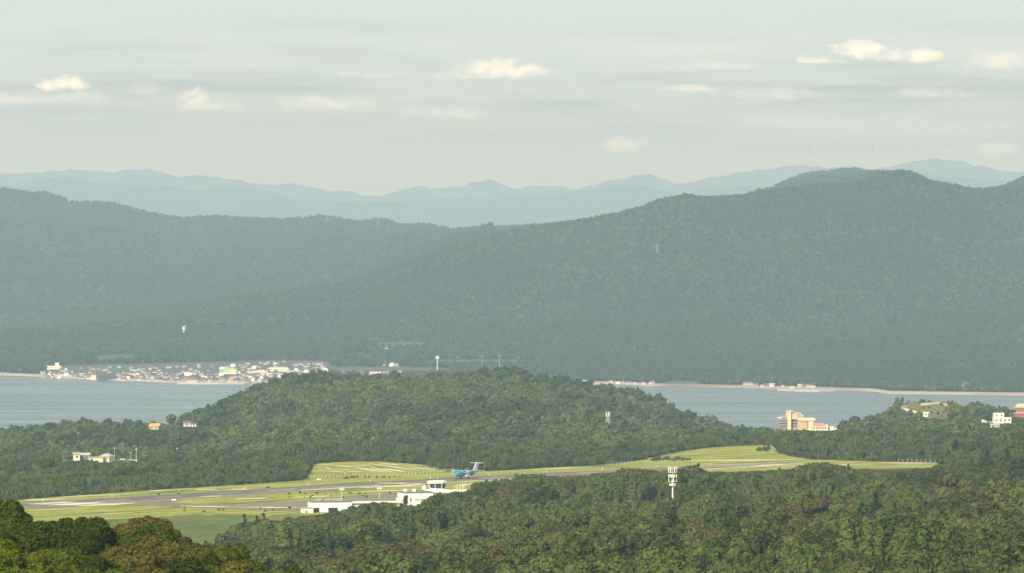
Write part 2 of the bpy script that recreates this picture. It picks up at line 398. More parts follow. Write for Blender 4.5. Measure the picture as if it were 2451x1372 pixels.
# ------------------------------------------------------------------ far land
COAST = [(-1500, 892), (0, 899), (100, 903), (200, 909), (330, 914), (440, 918), (620, 918), (1000, 919), (1500, 921), (1530, 925), (1740, 929), (1880, 932), (2090, 938), (2130, 944), (2451, 948), (3900, 955)]
RIDGE1 = [(-1500, 830), (0, 795), (200, 772), (380, 742), (560, 708), (700, 690), (850, 664), (1000, 614), (1100, 580), (1180, 556), (1250, 543), (1300, 536), (1400, 521), (1500, 502),
          (1540, 490), (1570, 477), (1640, 462), (1700, 470), (1780, 465), (1850, 452), (1916, 444), (1967, 436), (2022, 438), (2065, 427), (2087, 414), (2107, 410), (2145, 406),
          (2179, 407), (2202, 416), (2225, 429), (2293, 440), (2316, 447), (2348, 450), (2379, 446), (2408, 440), (2451, 421), (2600, 400), (3900, 480)]
RIDGE2 = [(-1500, 470), (-200, 430), (0, 448), (60, 457), (120, 460), (170, 480), (260, 482), (330, 500), (380, 512), (430, 520), (520, 515), (600, 520), (680, 523), (770, 513), (860, 529),
          (910, 521), (960, 535), (1020, 534), (1080, 547), (1170, 542), (1250, 540), (1400, 545), (1700, 520), (1800, 470), (1850, 450), (1885, 432), (1920, 416), (1960, 410), (2000, 406),
          (2040, 402), (2062, 404), (2090, 414), (2150, 440), (2300, 480), (3900, 520)]
def far_controls(px):
    Yc = CH * FPX / (prof(px, COAST) - HY)
    p3 = prof(px, [(0, 866), (300, 864), (700, 860), (1000, 857), (1400, 850), (1800, 842), (2100, 836), (2451, 834)])
    p4 = prof(px, [(0, 812), (300, 806), (700, 800), (900, 792), (1200, 775), (1500, 762), (1800, 760), (2100, 762), (2451, 770)])
    p6 = np.maximum(prof(px, RIDGE1) + 38, 0)
    p6 = np.where(px < 1180, np.minimum(prof(px, RIDGE1) + 16, 745), p6)
    Ys = [Yc - 160, Yc, Yc + 22, 0 * px + 9300, 0 * px + 10300, 0 * px + 11500, 0 * px + 12900, 0 * px + 15500, 0 * px + 17400]
    zs = [0 * px - 6, 0 * px + .2, 0 * px + 3.2, z_of(p3, 9300), z_of(p4, 10300), z_of(prof(px, RIDGE1) + 11, 11500), z_of(p6, 12900), z_of(prof(px, RIDGE2) + 8, 15500), z_of(650, 17400) + 0 * px]
    return np.array(Ys), np.array(zs)
UPX = np.arange(-1400, 3850, 7.0); UY = np.arange(7000, 17300, 10.0)
FT = np.empty((len(UY), len(UPX)))
_Ys, _zs = far_controls(UPX)
for j in range(len(UPX)): FT[:, j] = np.interp(UY, _Ys[:, j], _zs[:, j])
_fx = X_of(UPX[None, :], UY[:, None]); _fy = np.repeat(UY[:, None], len(UPX), 1)
_sm = boxblur(boxblur(FT, 14, 0), 10, 0)
_off = _fy - _Ys[1][None, :]
_wc = np.clip((_off - 150) / 400, 0, 1)
_keep = np.exp(-((_fy - 11500) / 130) ** 2) + np.exp(-((_fy - 15500) / 150) ** 2)
FT = FT * (1 - _wc * (1 - np.clip(_keep, 0, 1))) + _sm * _wc * (1 - np.clip(_keep, 0, 1))
_gul = (np.abs(fbm(_fx / 420 + .6 * fbm(_fx / 300, _fy / 300, 2), _fy / 1000, 4)) * -2 + .35) * 70 + fbm(_fx / 130, _fy / 160, 3) * 22
_pos = 1 - np.clip(np.exp(-((_fy - 11500) / 1000) ** 2) + np.exp(-((_fy - 15500) / 1100) ** 2), 0, 1)
_gul = np.where(_gul > 0, _gul * _pos, _gul)
FT += _gul * np.clip((_off - 900) / 1500, 0, 1) * (1 - .93 * np.clip(_keep, 0, 1)) * np.clip((16800 - _fy) / 600, 0, 1)
def zfar(x, y):
    x = np.asarray(x, float); y = np.asarray(y, float)
    yy = np.clip(y, UY[0], UY[-1] - 11); px = np.clip(x / yy * FPX + CX, UPX[0], UPX[-1] - 8)
    fi = (yy - UY[0]) / 10.0; fj = (px - UPX[0]) / 7.0; i = fi.astype(int); j = fj.astype(int); fi = fi - i; fj = fj - j
    return (FT[i, j] * (1 - fj) + FT[i, j + 1] * fj) * (1 - fi) + (FT[i + 1, j] * (1 - fj) + FT[i + 1, j + 1] * fj) * fi

def hit(px, py, fn, y0, y1, step=4.0):
    Y = np.arange(y0, y1, step); X = X_of(px, Y); d = fn(X, Y) - z_of(py, Y)
    k = np.where(d >= 0)[0]; k = k[0] if len(k) else int(np.argmax(d))
    return Vector((float(X[k]), float(Y[k]), float(fn(X[k], Y[k]))))
def near(px, py, y0=900, y1=5500): return hit(px, py, znear, y0, y1)
def far(px, py): return hit(px, py, zfar, 7300, 16500)
def atY(px, Y, fn=znear, dz=0.0):
    X = float(X_of(px, Y)); return Vector((X, Y, float(fn(X, Y)) + dz))

# ------------------------------------------------------------------ land meshes
def grid_obj(name, X, Y, Z, mat_, attrs=None):
    n, m = X.shape
    v = np.stack([X, Y, Z], -1).reshape(-1, 3)
    i = np.arange(n * m).reshape(n, m)
    f = np.stack([i[:-1, :-1], i[:-1, 1:], i[1:, 1:], i[1:, :-1]], -1).reshape(-1, 4)
    o = mesh_obj(name, v, f, mat_, smooth=True)
    for k, a in (attrs or {}).items():
        at = o.data.attributes.new(k, 'FLOAT', 'POINT'); at.data.foreach_set('value', a.reshape(-1).astype(np.float32))
    return o

def ground_mat():
    m = bpy.data.materials.new('hill_ground'); m.use_nodes = True; nt = m.node_tree; b = nt.nodes['Principled BSDF']
    b.inputs['Roughness'].default_value = .95; b.inputs['Specular IOR Level'].default_value = .1
    tc = node(nt, 'ShaderNodeTexCoord'); a = node(nt, 'ShaderNodeAttribute', attribute_name='grass')
    mp = node(nt, 'ShaderNodeMapping'); mp.inputs['Rotation'].default_value = (0, 0, -math.atan2(FD[1], FD[0]))
    nt.links.new(tc.outputs['Object'], mp.inputs[0])
    mp2 = node(nt, 'ShaderNodeMapping'); mp2.inputs['Scale'].default_value = (.013, .11, 1)
    nt.links.new(mp.outputs[0], mp2.inputs[0])
    t1 = node(nt, 'ShaderNodeTexNoise', i_Scale=1.0, i_Detail=6.0, i_Roughness=.65); nt.links.new(mp2.outputs[0], t1.inputs['Vector'])
    t2 = node(nt, 'ShaderNodeTexNoise', i_Scale=.3, i_Detail=4.0, i_Roughness=.7); nt.links.new(tc.outputs['Object'], t2.inputs['Vector'])
    r = node(nt, 'ShaderNodeValToRGB'); e = r.color_ramp.elements
    e[0].position = .38; e[0].color = (.11, .135, .028, 1); e[1].position = .76; e[1].color = (.50, .44, .15, 1)
    for p, c in ((.47, (.21, .215, .035)), (.55, (.32, .32, .05)), (.62, (.29, .25, .07)), (.69, (.38, .36, .075))):
        q = e.new(p); q.color = (*c, 1)
    nt.links.new(math_n(nt, 'ADD', math_n(nt, 'MULTIPLY', t1.outputs['Fac'], .95), math_n(nt, 'MULTIPLY', math_n(nt, 'SUBTRACT', t2.outputs['Fac'], .45), .45)), r.inputs[0])
    bankc = mix_n(nt, math_n(nt, 'MULTIPLY', math_n(nt, 'SUBTRACT', t1.outputs['Fac'], .42), 4, clamp=True), (.080, .115, .024), (.15, .145, .045))
    dry = mix_n(nt, t2.outputs['Fac'], (.10, .10, .035), (.19, .165, .07))
    bankc = mix_n(nt, math_n(nt, 'MULTIPLY', math_n(nt, 'SUBTRACT', a.outputs['Fac'], .62), 8.0, clamp=True), dry, bankc)
    hi = math_n(nt, 'MULTIPLY', math_n(nt, 'SUBTRACT', a.outputs['Fac'], .8), 6.0, clamp=True)
    gr = mix_n(nt, hi, bankc, r.outputs[0])
    fl = mix_n(nt, t2.outputs['Fac'], (.03, .042, .016), (.06, .06, .025))
    lo = math_n(nt, 'MULTIPLY', a.outputs['Fac'], 1.9, clamp=True)
    nt.links.new(mix_n(nt, lo, fl, gr), b.inputs['Base Color'])
    return m
def far_mat():
    m = bpy.data.materials.new('far_ground'); m.use_nodes = True; nt = m.node_tree; b = nt.nodes['Principled BSDF']
    b.inputs['Roughness'].default_value = .95; b.inputs['Specular IOR Level'].default_value = .1
    tc = node(nt, 'ShaderNodeTexCoord'); a = node(nt, 'ShaderNodeAttribute', attribute_name='beach'); g = node(nt, 'ShaderNodeAttribute', attribute_name='open_land')
    t2 = node(nt, 'ShaderNodeTexNoise', i_Scale=.012, i_Detail=6.0, i_Roughness=.7); nt.links.new(tc.outputs['Object'], t2.inputs['Vector'])
    t3 = node(nt, 'ShaderNodeTexNoise', i_Scale=.03, i_Detail=3.0); nt.links.new(tc.outputs['Object'], t3.inputs['Vector'])
    fo = mix_n(nt, t2.outputs['Fac'], (.022, .036, .018), (.05, .062, .026))
    op = mix_n(nt, t3.outputs['Fac'], (.06, .066, .05), (.125, .12, .105))
    c = mix_n(nt, g.outputs['Fac'], fo, op)
    nt.links.new(mix_n(nt, a.outputs['Fac'], c, (.36, .30, .25)), b.inputs['Base Color'])
    return m

ys = np.concatenate([np.arange(-300, 240, 60), np.arange(250, 900, 12), np.arange(900, 2300, 20), np.arange(2300, 3560, 6), np.arange(3560, 5400, 20), np.arange(5400, 6000, 40)]).astype(float)
s = np.linspace(-1, 1, 300)
Wd = np.maximum(420, .165 * ys)
GX = s[None, :] * Wd[:, None]; GY = np.repeat(ys[:, None], len(s), 1); GZ = znear(GX, GY)
hills = tag(grid_obj('hills', GX, GY, GZ, ground_mat(), {'grass': grass_at(GX, GY)}), 'wooded hills with a levelled grass airfield plateau', 'hills', kind='structure')

pxs = np.arange(-1390, 3800, 16.0)
offs = np.concatenate([np.arange(-160, -20, 35), np.arange(-12, 72, 6), np.arange(80, 900, 25), np.arange(900, 8300, 50)]).astype(float)
Yc = CH * FPX / (prof(pxs, COAST) - HY)
FY = Yc[None, :] + offs[:, None]; FX = X_of(pxs[None, :], FY); FZZ = zfar(FX, FY)
beach = np.where((offs[:, None] > -2) & (offs[:, None] < 34), 1.0, 0.0) * np.ones_like(FX)
beach *= np.clip(.15 + 1.7 * vnoise(FX / 55, FX * 0 + 3.3), .15, 1)
PXF = FX / FY * FPX + CX; PYF = HY + (CH - FZZ) / FY * FPX
OPENS = [(960, 826, 66, 8), (900, 838, 60, 5), (280, 858, 60, 9), (1150, 868, 190, 7), (1630, 918, 50, 6), (920, 888, 190, 10), (860, 850, 60, 4), (2310, 922, 14, 12)]
def openness(px, py):
    o = np.zeros_like(px)
    for (a, b, rx, ry) in OPENS: o = np.maximum(o, np.clip(1.6 - ((px - a) / rx) ** 2 - ((py - b) / ry) ** 2, 0, 1))
    town = ((px > 95) & (px < 790) & (py > prof(px, [(95, 890), (150, 876), (300, 872), (700, 862), (960, 872)]))).astype(float)
    return np.maximum(o, town)
far_hills = tag(grid_obj('far_hills', FX, FY, FZZ, far_mat(), {'beach': beach, 'open_land': openness(PXF, PYF)}), 'forested mountains rising behind the far shore of the bay', 'mountains', kind='structure')

FARR = [(-1500, 430), (-300, 425), (0, 415), (90, 412), (170, 402), (215, 408), (300, 403), (360, 407), (420, 420), (480, 423), (560, 430), (640, 438), (690, 436), (800, 455), (870, 467), (940, 458), (1000, 446),
        (1060, 444), (1110, 440), (1170, 427), (1240, 450), (1320, 439), (1380, 447), (1450, 429), (1490, 424), (1550, 412), (1610, 436), (1650, 438), (1700, 425), (1800, 411), (1860, 400), (1920, 394), (1980, 402),
        (2080, 402), (2140, 390), (2200, 382), (2240, 378), (2290, 384), (2330, 396), (2400, 408), (2451, 404), (2700, 420), (3900, 440)]
NEARR = [(-1500, 470), (0, 440), (150, 425), (280, 432), (420, 452), (560, 446), (700, 470), (860, 486), (1000, 470), (1130, 478), (1240, 462), (1330, 470), (1420, 448), (1540, 440), (1620, 462), (1760, 440), (1900, 440), (2050, 430), (2220, 410), (2330, 425), (2451, 430), (3900, 460)]
def range_obj(name, Y0, profile, label):
    px = np.arange(-1200, 3650, 9.0); yy = Y0 + np.array([-2600, -1900, -1200, -600, 0, 700, 1500], float)
    zr = z_of(prof(px, profile) + fbm(px / 70, px * 0 + Y0, 5) * 20 + fbm(px / 24, px * 0 + Y0 + 7, 3) * 9 - 2, Y0)
    fac = np.array([.0, .32, .60, .84, 1.0, .6, .05])
    X = X_of(px[None, :], yy[:, None]); Yg = np.repeat(yy[:, None], len(px), 1)
    Z = zr[None, :] * fac[:, None] + fbm(X / 500, Yg / 700, 4) * 130 * (np.abs(fac[:, None] - .5) < .36) - 12
    return tag(grid_obj(name, X, Yg, Z, M['range']), label, 'mountains', kind='structure')
M['range'] = mat('range_forest', (.035, .05, .03), .95, .3, .002)
range_obj('mountain_range', 39500, FARR, 'pale blue far mountain range under the sky')
range_obj('mountain_range', 33500, NEARR, 'lower pale hills in front of the far range')

# the bay
def sea_mat():
    m = bpy.data.materials.new('sea_water'); m.use_nodes = True; nt = m.node_tree; b = nt.nodes['Principled BSDF']
    b.inputs['Base Color'].default_value = (.045, .07, .075, 1); b.inputs['Roughness'].default_value = .22; b.inputs['IOR'].default_value = 1.33
    tc = node(nt, 'ShaderNodeTexCoord')
    mp = node(nt, 'ShaderNodeMapping'); mp.inputs['Scale'].default_value = (.05, .09, .05); nt.links.new(tc.outputs['Object'], mp.inputs[0])
    t = node(nt, 'ShaderNodeTexNoise', i_Scale=1.0, i_Detail=5.0, i_Roughness=.65); nt.links.new(mp.outputs[0], t.inputs['Vector'])
    mp2 = node(nt, 'ShaderNodeMapping'); mp2.inputs['Scale'].default_value = (.0022, .011, 1); nt.links.new(tc.outputs['Object'], mp2.inputs[0])
    t2 = node(nt, 'ShaderNodeTexNoise', i_Scale=1.0, i_Detail=4.0, i_Roughness=.6); nt.links.new(mp2.outputs[0], t2.inputs['Vector'])
    mr = node(nt, 'ShaderNodeMapRange', i_From_Min=.3, i_From_Max=.7, i_To_Min=.16, i_To_Max=.42); nt.links.new(t2.outputs['Fac'], mr.inputs['Value'])
    nt.links.new(mr.outputs[0], b.inputs['Roughness'])
    bp = node(nt, 'ShaderNodeBump', i_Strength=1.0, i_Distance=.3); nt.links.new(t.outputs['Fac'], bp.inputs['Height']); nt.links.new(bp.outputs[0], b.inputs['Normal'])
    return m
tag(mesh_obj('sea', [(-5500, 4200, 0), (5500, 4200, 0), (5500, 30000, 0), (-5500, 30000, 0)], [(0, 1, 2, 3)], sea_mat()), 'calm pale grey bay water between the hills', 'sea', kind='structure')

# ------------------------------------------------------------------ runway, taxiway, strips
def quad_strip(name, pts, widths, mat_, dz, parent=None, fn=zfield, n=24):
    """a ground ribbon through world points with a half width at each"""
    P = [Vector((p[0], p[1], 0)) for p in pts]; L = [0]
    for a, b in zip(P, P[1:]): L.append(L[-1] + (b - a).length)
    v, f = [], []
    for k in range(n + 1):
        t = L[-1] * k / n; i = min(max(0, next((q for q in range(len(L) - 1) if t <= L[q + 1] + 1e-6), len(L) - 2)), len(L) - 2)
        u = (t - L[i]) / max(1e-6, L[i + 1] - L[i]); p = P[i].lerp(P[i + 1], u); w = widths[i] * (1 - u) + widths[i + 1] * u
        d = (P[i + 1] - P[i]).normalized(); nn = Vector((d.y, -d.x, 0))
        w = w * (1 + .12 * math.sin(k * 2.3 + t))
        for sgn in (-1, 1):
            q = p + nn * (w * sgn); v.append((q.x, q.y, float(fn(q.x, q.y)) + dz))
    for k in range(n): f.append((2 * k, 2 * k + 1, 2 * k + 3, 2 * k + 2))
    return mesh_obj(name, v, f, mat_, parent)
def straight(name, pts, hw, mat_, dz, parent=None, n=40):
    return quad_strip(name, pts, [hw] * len(pts), mat_, dz, parent, n=n)
def poly_sheet(name, pxpts, mat_, dz, parent=None):
    v = [fpt(*p, dz) for p in pxpts]
    return mesh_obj(name, v, [tuple(range(len(v)))], mat_, parent)

a0 = FA - FD * 12; b0 = FB + FD * 6
rw_pts = [(a0[0] + (b0[0] - a0[0]) * k / 8, a0[1] + (b0[1] - a0[1]) * k / 8) for k in range(9)]
v, f = [], []
for k, (x, y) in enumerate([(a0[0] + (b0[0] - a0[0]) * q / 40, a0[1] + (b0[1] - a0[1]) * q / 40) for q in range(41)]):
    for sgn in (-1, 1):
        X, Y = x + FN[0] * 19 * sgn, y + FN[1] * 19 * sgn; v.append((X, Y, float(zfield(X, Y)) + .10))
    if k: f.append((2 * k - 2, 2 * k - 1, 2 * k + 1, 2 * k))
runway = tag(mesh_obj('runway', v, f, M['asphalt']), 'brown grey asphalt airstrip running across the airfield', 'runway', kind='structure')
def ppts(l): return [(fpt(*p).x, fpt(*p).y) for p in l]
def along(s0, s1, off): return [tuple(FA + FD * s0 + FN * off), tuple(FA + FD * s1 + FN * off)]
turn = poly_sheet('turning_pad', [(72, 1218), (110, 1200), (300, 1192), (420, 1186), (430, 1200), (330, 1207), (180, 1213)], M['asphalt'], .07, runway)
taxi = tag(quad_strip('taxiway', ppts([(330, 1204), (430, 1209), (540, 1213), (640, 1214), (740, 1214)]), [13, 13, 16, 24, 26], M['taxi'], .08), 'taxiway branching off the runway towards the apron', 'taxiway', kind='structure')
tag(poly_sheet('apron', [(560, 1220), (600, 1206), (760, 1198), (930, 1182), (1010, 1172), (1020, 1185), (930, 1200), (760, 1222)], M['taxi'], .06), 'aircraft apron beside the terminal', 'apron', kind='structure')
# painted lines and pale worn edges
for s0, s1, off, hw, mk in ((20, 605, 15.4, .5, 'sand'), (0, 600, -15.4, .45, 'sand'), (175, 235, 10.5, 2.0, 'sand'), (212, 260, 17.8, 2.6, 'sand'),
                            (262, 350, 18.6, 1.2, 'sand'), (390, 470, 18.4, 1.5, 'sand'), (480, 600, 17.5, 1.6, 'sand')):
    straight('edge_line', along(s0, s1, off), hw, M[mk], .16, runway, 30)
M['wornasphalt'] = mat('worn_dark_asphalt', (.085, .078, .075), .9, .25, .08)
for s0, s1, off, hw in ((-4, 330, -13.5, 3.6), (60, 150, 3, 1.5), (70, 170, -3, 1.5), (330, 420, -9, 2.2), (420, 560, 6, 2.0), (180, 300, 8, 1.3)): straight('tyre_darkened_band', along(s0, s1, off), hw, M['wornasphalt'], .14, runway, 24)
for k in range(14): straight('centre_line', along(40 + k * 41, 62 + k * 41, 0), .45, M['white'], .17, runway, 4)
for off in (-11, -8, -5, 5, 8, 11): straight('threshold_bar', along(8, 34, off), .9, M['white'], .17, runway, 4)
STRIPS = [((115, 1210), (235, 1203), 3.2, 'sand'), ((185, 1212), (320, 1205), 4.2, 'sand'), ((470, 1173.5), (520, 1172), 3.5, 'sand2'), ((550, 1173), (600, 1171), 2.5, 'sand2'),
          ((210, 1188), (222, 1187.5), 2.5, 'sand2'), ((228, 1187), (240, 1186.5), 2.5, 'sand2'), ((340, 1177), (450, 1171), 2.5, 'sand2'), ((895, 1156), (1028, 1159), 2.0, 'sand'),
          ((430, 1212), (560, 1214.5), 2.0, 'sand'), ((560, 1214.5), (720, 1216), 2.0, 'sand'), ((120, 1192), (300, 1183), 3, 'sand2'), ((60, 1199), (160, 1194), 5, 'sand2'),
          ((230, 1233), (320, 1227), 2, 'sand2'), ((60, 1224), (160, 1219), 2, 'sand2'), ((1070, 1155), (1200, 1149), 1.6, 'sand'), ((1530, 1129), (1592, 1126.5), 2.6, 'sand'),
          ((1700, 1121.5), (1925, 1109.5), 2.8, 'sand'), ((1650, 1118), (1860, 1108), 7, 'tan'), ((1600, 1124), (1750, 1117), 8, 'tan'), ((1620, 1104), (1900, 1101), 4, 'sand2'),
          ((1545, 1099), (1600, 1097), 2.5, 'sand'), ((840, 1180), (1010, 1172), 3, 'sand2'), ((900, 1166), (1010, 1163), 5, 'sand2'), ((560, 1196), (640, 1192), 4, 'sand2'), ((480, 1190), (530, 1187.5), 2.5, 'sand2'),
          ((700, 1192), (800, 1187), 4, 'sand2'), ((1100, 1162), (1190, 1157), 6, 'sand2'), ((1240, 1126), (1420, 1118), 3, 'sand2'), ((1900, 1118), (2060, 1112), 4, 'sand2'), ((2100, 1108), (2240, 1110), 3, 'sand2')]
for p, q, w, mk in STRIPS:
    a, b = fpt(*p), fpt(*q); wy = w * a.y ** 2 / (FPX * (CH - FZ)) / 2
    d = (b - a).normalized(); nn = abs(d.x) + .05
    c = a.lerp(b, .5)
    tag(quad_strip('gravel_strip', [(a.x, a.y), (c.x, c.y), (b.x, b.y)], [wy * nn * .25, wy * nn, wy * nn * .25], M[mk], .13), 'pale gravel strip along the airfield grass', 'gravel', kind='structure')
BANKS = [((797, 1114), (848, 1119), 3), ((851, 1114), (878, 1115), 4), ((882, 1110), (1005, 1127), 3), ((851, 1119), (919, 1131), 4), ((885, 1119), (939, 1131), 3), ((917, 1122), (968, 1130), 4),
         ((910, 1109), (956, 1114), 3), ((968, 1117), (1042, 1126), 2.5), ((765, 1124), (773, 1125), 2.5), ((778, 1120), (791, 1124), 3), ((828, 1124), (839, 1124.5), 3.5), ((794, 1129), (817, 1131), 3),
         ((841, 1129), (858, 1130), 3.5), ((760, 1111), (796, 1114), 2), ((880, 1130), (892, 1131), 2), ((822, 1133), (830, 1133), 2)]
for p, q, w in BANKS:
    a, b = fpt(*p), fpt(*q); wy = w * a.y ** 2 / (FPX * (CH - FZ)) / 2; d = (b - a).normalized(); wy = wy * abs(d.x) * .8 + .15
    c = a.lerp(b, .5)
    tag(quad_strip('bare_soil', [(a.x, a.y), (c.x, c.y), (b.x, b.y)], [wy * .3, wy, wy * .4], M['sand'], .13, n=10), 'bare sandy streak on the grass slope behind the fence', 'soil', kind='structure')

# ------------------------------------------------------------------ airport buildings
HUTS = []
KEEPOUT = [(float(X_of(a, b)), b, max(rx, ry) * 1.1) for (a, b, c, rx, ry, gv) in PADS]
YAW = R(14)
def base(name, px, py, label, cat, rz=YAW, group=None):
    p = fpt(px, py); e = empty(name, p, rz, label, cat, group); return e
def wins(par, x0, x1, n, y, z0, z1, mat_='window', gap=.35, name='window'):
    w = (x1 - x0) / n
    for k in range(n): MB().box(x0 + w * k + w * gap / 2, x0 + w * (k + 1) - w * gap / 2, y - .06, y + .05, z0, z1).build(name, M[mat_], par)

# fire station block with two open bays and a low annex
e = base('fire_station', 748, 1226.5, 'white flat roofed fire station with two dark garage bays beside the apron', 'building')
MB().box(0, 17.5, 0, 10, -1, 4.4).build('wall', M['white'], e)
r = MB().box(-.3, 17.8, -.3, 10.3, 4.4, 4.75).build('roof', M['greyroof'], e)
for k, (a, b) in enumerate(((2, 4.2), (3.5, 5), (7, 9.5), (11, 14), (10, 12))): MB().box(a, b, 3 + k % 3 * 2, 4.4 + k % 3 * 2, 4.75, 5.5 + .3 * (k % 2)).build('roof_unit', M['grey'], r)
for a, b in ((.4, 3.0), (7.0, 11.2)): MB().box(a, b, -.07, .1, -1, 1.9).build('garage_bay', M['dark'], e)
MB().box(17.5, 26, 1.5, 9, -1, 3.1).build('side_wing', M['ivory'], e)
MB().box(17.5, 26.3, 1.2, 9.3, 3.1, 3.35).build('wing_roof', M['greyroof'], e)
e = base('store_shed', 726, 1228.5, 'small cream shed with grey roof at the end of the fire station', 'shed')
MB().box(0, 4.4, 0, 5.5, -1, 2.0).build('wall', M['ivory'], e)
MB().box(-.2, 4.6, -.2, 5.7, 2.0, 2.25).build('roof', M['grey'], e)
MB().box(.8, 2.0, -.05, .05, -.6, 1.2).build('door', M['shade'], e)
# terminal
e = base('terminal_building', 846, 1216, 'long cream terminal with grey roof and a tall white end block', 'terminal')
MB().box(0, 22, 0, 9, -1.5, 3.2).build('wing_wall', M['ivory'], e)
MB().box(-.4, 22, -.4, 9.4, 3.2, 3.6).build('wing_roof', M['greyroof'], e)
MB().box(-1, 21, -2.4, -.4, 2.2, 2.5).build('canopy', M['ivory'], e)
for k in range(6): MB().tube((k * 4, -2.2, -1.5), (k * 4, -2.2, 2.2), .12, n=6).build('post', M['white'], e)
wins(e, .5, 21, 9, 0, .2, 1.8)
MB().box(19.2, 21.8, -.9, 0, -1, 4.4).build('stair_block', M['ivory'], e)
MB().box(22, 35.6, -1.5, 9.5, -2, 6.4).build('main_wall', M['white'], e)
r = MB().box(21.8, 35.9, -1.8, 9.8, 6.4, 6.75).build('main_roof', M['greyroof'], e)
MB().box(27, 35.2, -4.2, -1.5, -2, 3.4).build('entrance_porch', M['ivory'], e)
MB().box(26.8, 35.4, -4.4, -1.4, 3.4, 3.7).build('porch_roof', M['grey'], e)
for a in (27.6, 29.6, 31.6, 33.4): MB().box(a, a + 1.1, -4.26, -4.15, -1.6, 1.6).build('porch_window', M['window'], e)
MB().box(25.2, 25.8, -1.57, -1.4, 2.6, 4.0).build('window', M['dark'], e)
for a in (23.4, 27.4): MB().box(a, a + 1.4, 3, 4.4, 6.75, 7.9).build('roof_unit', M['white'], r)
for a in (26.6, 28.9, 31.2): MB().tube((a, 5, 6.7), (a, 5, 9.2), .06, n=5).build('aerial', M['steel'], r)
MB().tube((33.0, 4, 6.7), (33.0, 4, 8.0), .12, n=6).build('dish_post', M['steel'], r)
MB().tube((32.9, 3.9, 8.2), (32.5, 3.4, 8.5), .25, 1.0, 12).build('dish', M['white'], r)
# control tower
e = base('control_tower', 1047, 1193, 'low control tower with slanted dark glass cab and white roof', 'tower', R(12))
MB().box(-4.9, 16, -3.4, 7.5, -3, 2.0).build('office_wall', M['ivory'], e)
MB().box(-5.1, 16.2, -3.7, 7.7, 2.0, 2.5).build('office_roof', M['greyroof'], e)
MB().box(-5.2, 5.2, -4.0, 5.4, 2.52, 4.0).build('balcony', M['white'], e)
for k in range(9): MB().box(-4.6 + k * 1.1, -4.0 + k * 1.1, -4.06, -3.95, 2.66, 2.92).build('balcony_slot', M['dark'], e)
def octo(r, z, sy=.85): return [(r * math.cos(R(22.5 + 45 * k)), .7 + r * sy * math.sin(R(22.5 + 45 * k)), z) for k in range(8)]
cab = MB().loft([octo(3.5, 4.0), octo(3.6, 4.5)]).build('cab_sill', M['white'], e)
a_, b_ = octo(3.6, 4.5), octo(4.3, 6.7)
for k in range(8):
    j = (k + 1) % 8; lerp = lambda p, q, t: tuple(p[i] + (q[i] - p[i]) * t for i in range(3))
    for t0, t1 in ((.03, .49), (.52, .97)):
        m = MB(); q = [lerp(a_[k], a_[j], t0), lerp(a_[k], a_[j], t1), lerp(b_[k], b_[j], t1), lerp(b_[k], b_[j], t0)]
        i_ = [(p[0] * .95, .7 + (p[1] - .7) * .95, p[2]) for p in q]; m.loft([q, i_]).build('pane', M['glass'], cab)
    MB().tube(a_[k], b_[k], .13, n=5).build('mullion', M['white'], cab)
MB().loft([octo(4.45, 6.7), octo(4.75, 6.95), octo(4.7, 7.75), octo(3.4, 8.0)]).build('cab_roof', M['ivory'], e)
MB().tube((0, .7, 8.0), (0, .7, 10.4), .06, n=5).build('aerial', M['steel'], e)
# floodlight poles
for px, py, top, lb in ((818, 1212, 1165, 'floodlight pole rising behind the fire station roof'), (908, 1208, 1163, 'floodlight pole rising behind the cream terminal wing')):
    p = fpt(px, py); h = z_of(top, p.y) - p.z
    e = empty('floodlight_pole', p, R(15), lb, 'light pole', 'apron floodlights')
    MB().tube((0, 0, 0), (0, 0, h), .22, .13, 8).build('pole', M['steel'], e)
    MB().box(-1.1, 1.1, -.12, .12, h - .9, h - .65).build('crossarm', M['steel'], e)
    for a in (-.85, -.3, .3, .85): MB().box(a - .24, a + .24, -.4, -.05, h - 1.5, h - .95).build('lamp', M['ivory'], e)
    MB().box(-.5, .5, -.1, .1, h - 1.9, h - 1.6).build('lower_crossarm', M['steel'], e)
# white goal-like aerial frames past the tower
for k, px in enumerate((1091, 1098, 1105, 1111)):
    p = fpt(px, 1178); e = MB()
    e.tube((-.5, 0, 0), (-.5, 0, 3.2), .09, n=6).tube((.5, 0, 0), (.5, 0, 3.2), .09, n=6).tube((-.5, 0, 3.1), (.5, 0, 3.1), .09, n=6)
    o = e.build('aerial_frame', M['white']); o.location = p; o.rotation_euler = (0, 0, R(20)); tag(o, 'small white arch shaped aerial frame beside the control tower', 'aerial', 'aerial frames by the tower')
# round-headed street tree in front of the terminal is set with the trees; perimeter walls
o = MB().box(0, 13, 0, .35, -1, 1.1).build('boundary_wall', M['ivory']); o.location = fpt(1052, 1178); o.rotation_euler = (0, 0, YAW); tag(o, 'low cream boundary wall past the control tower', 'wall')
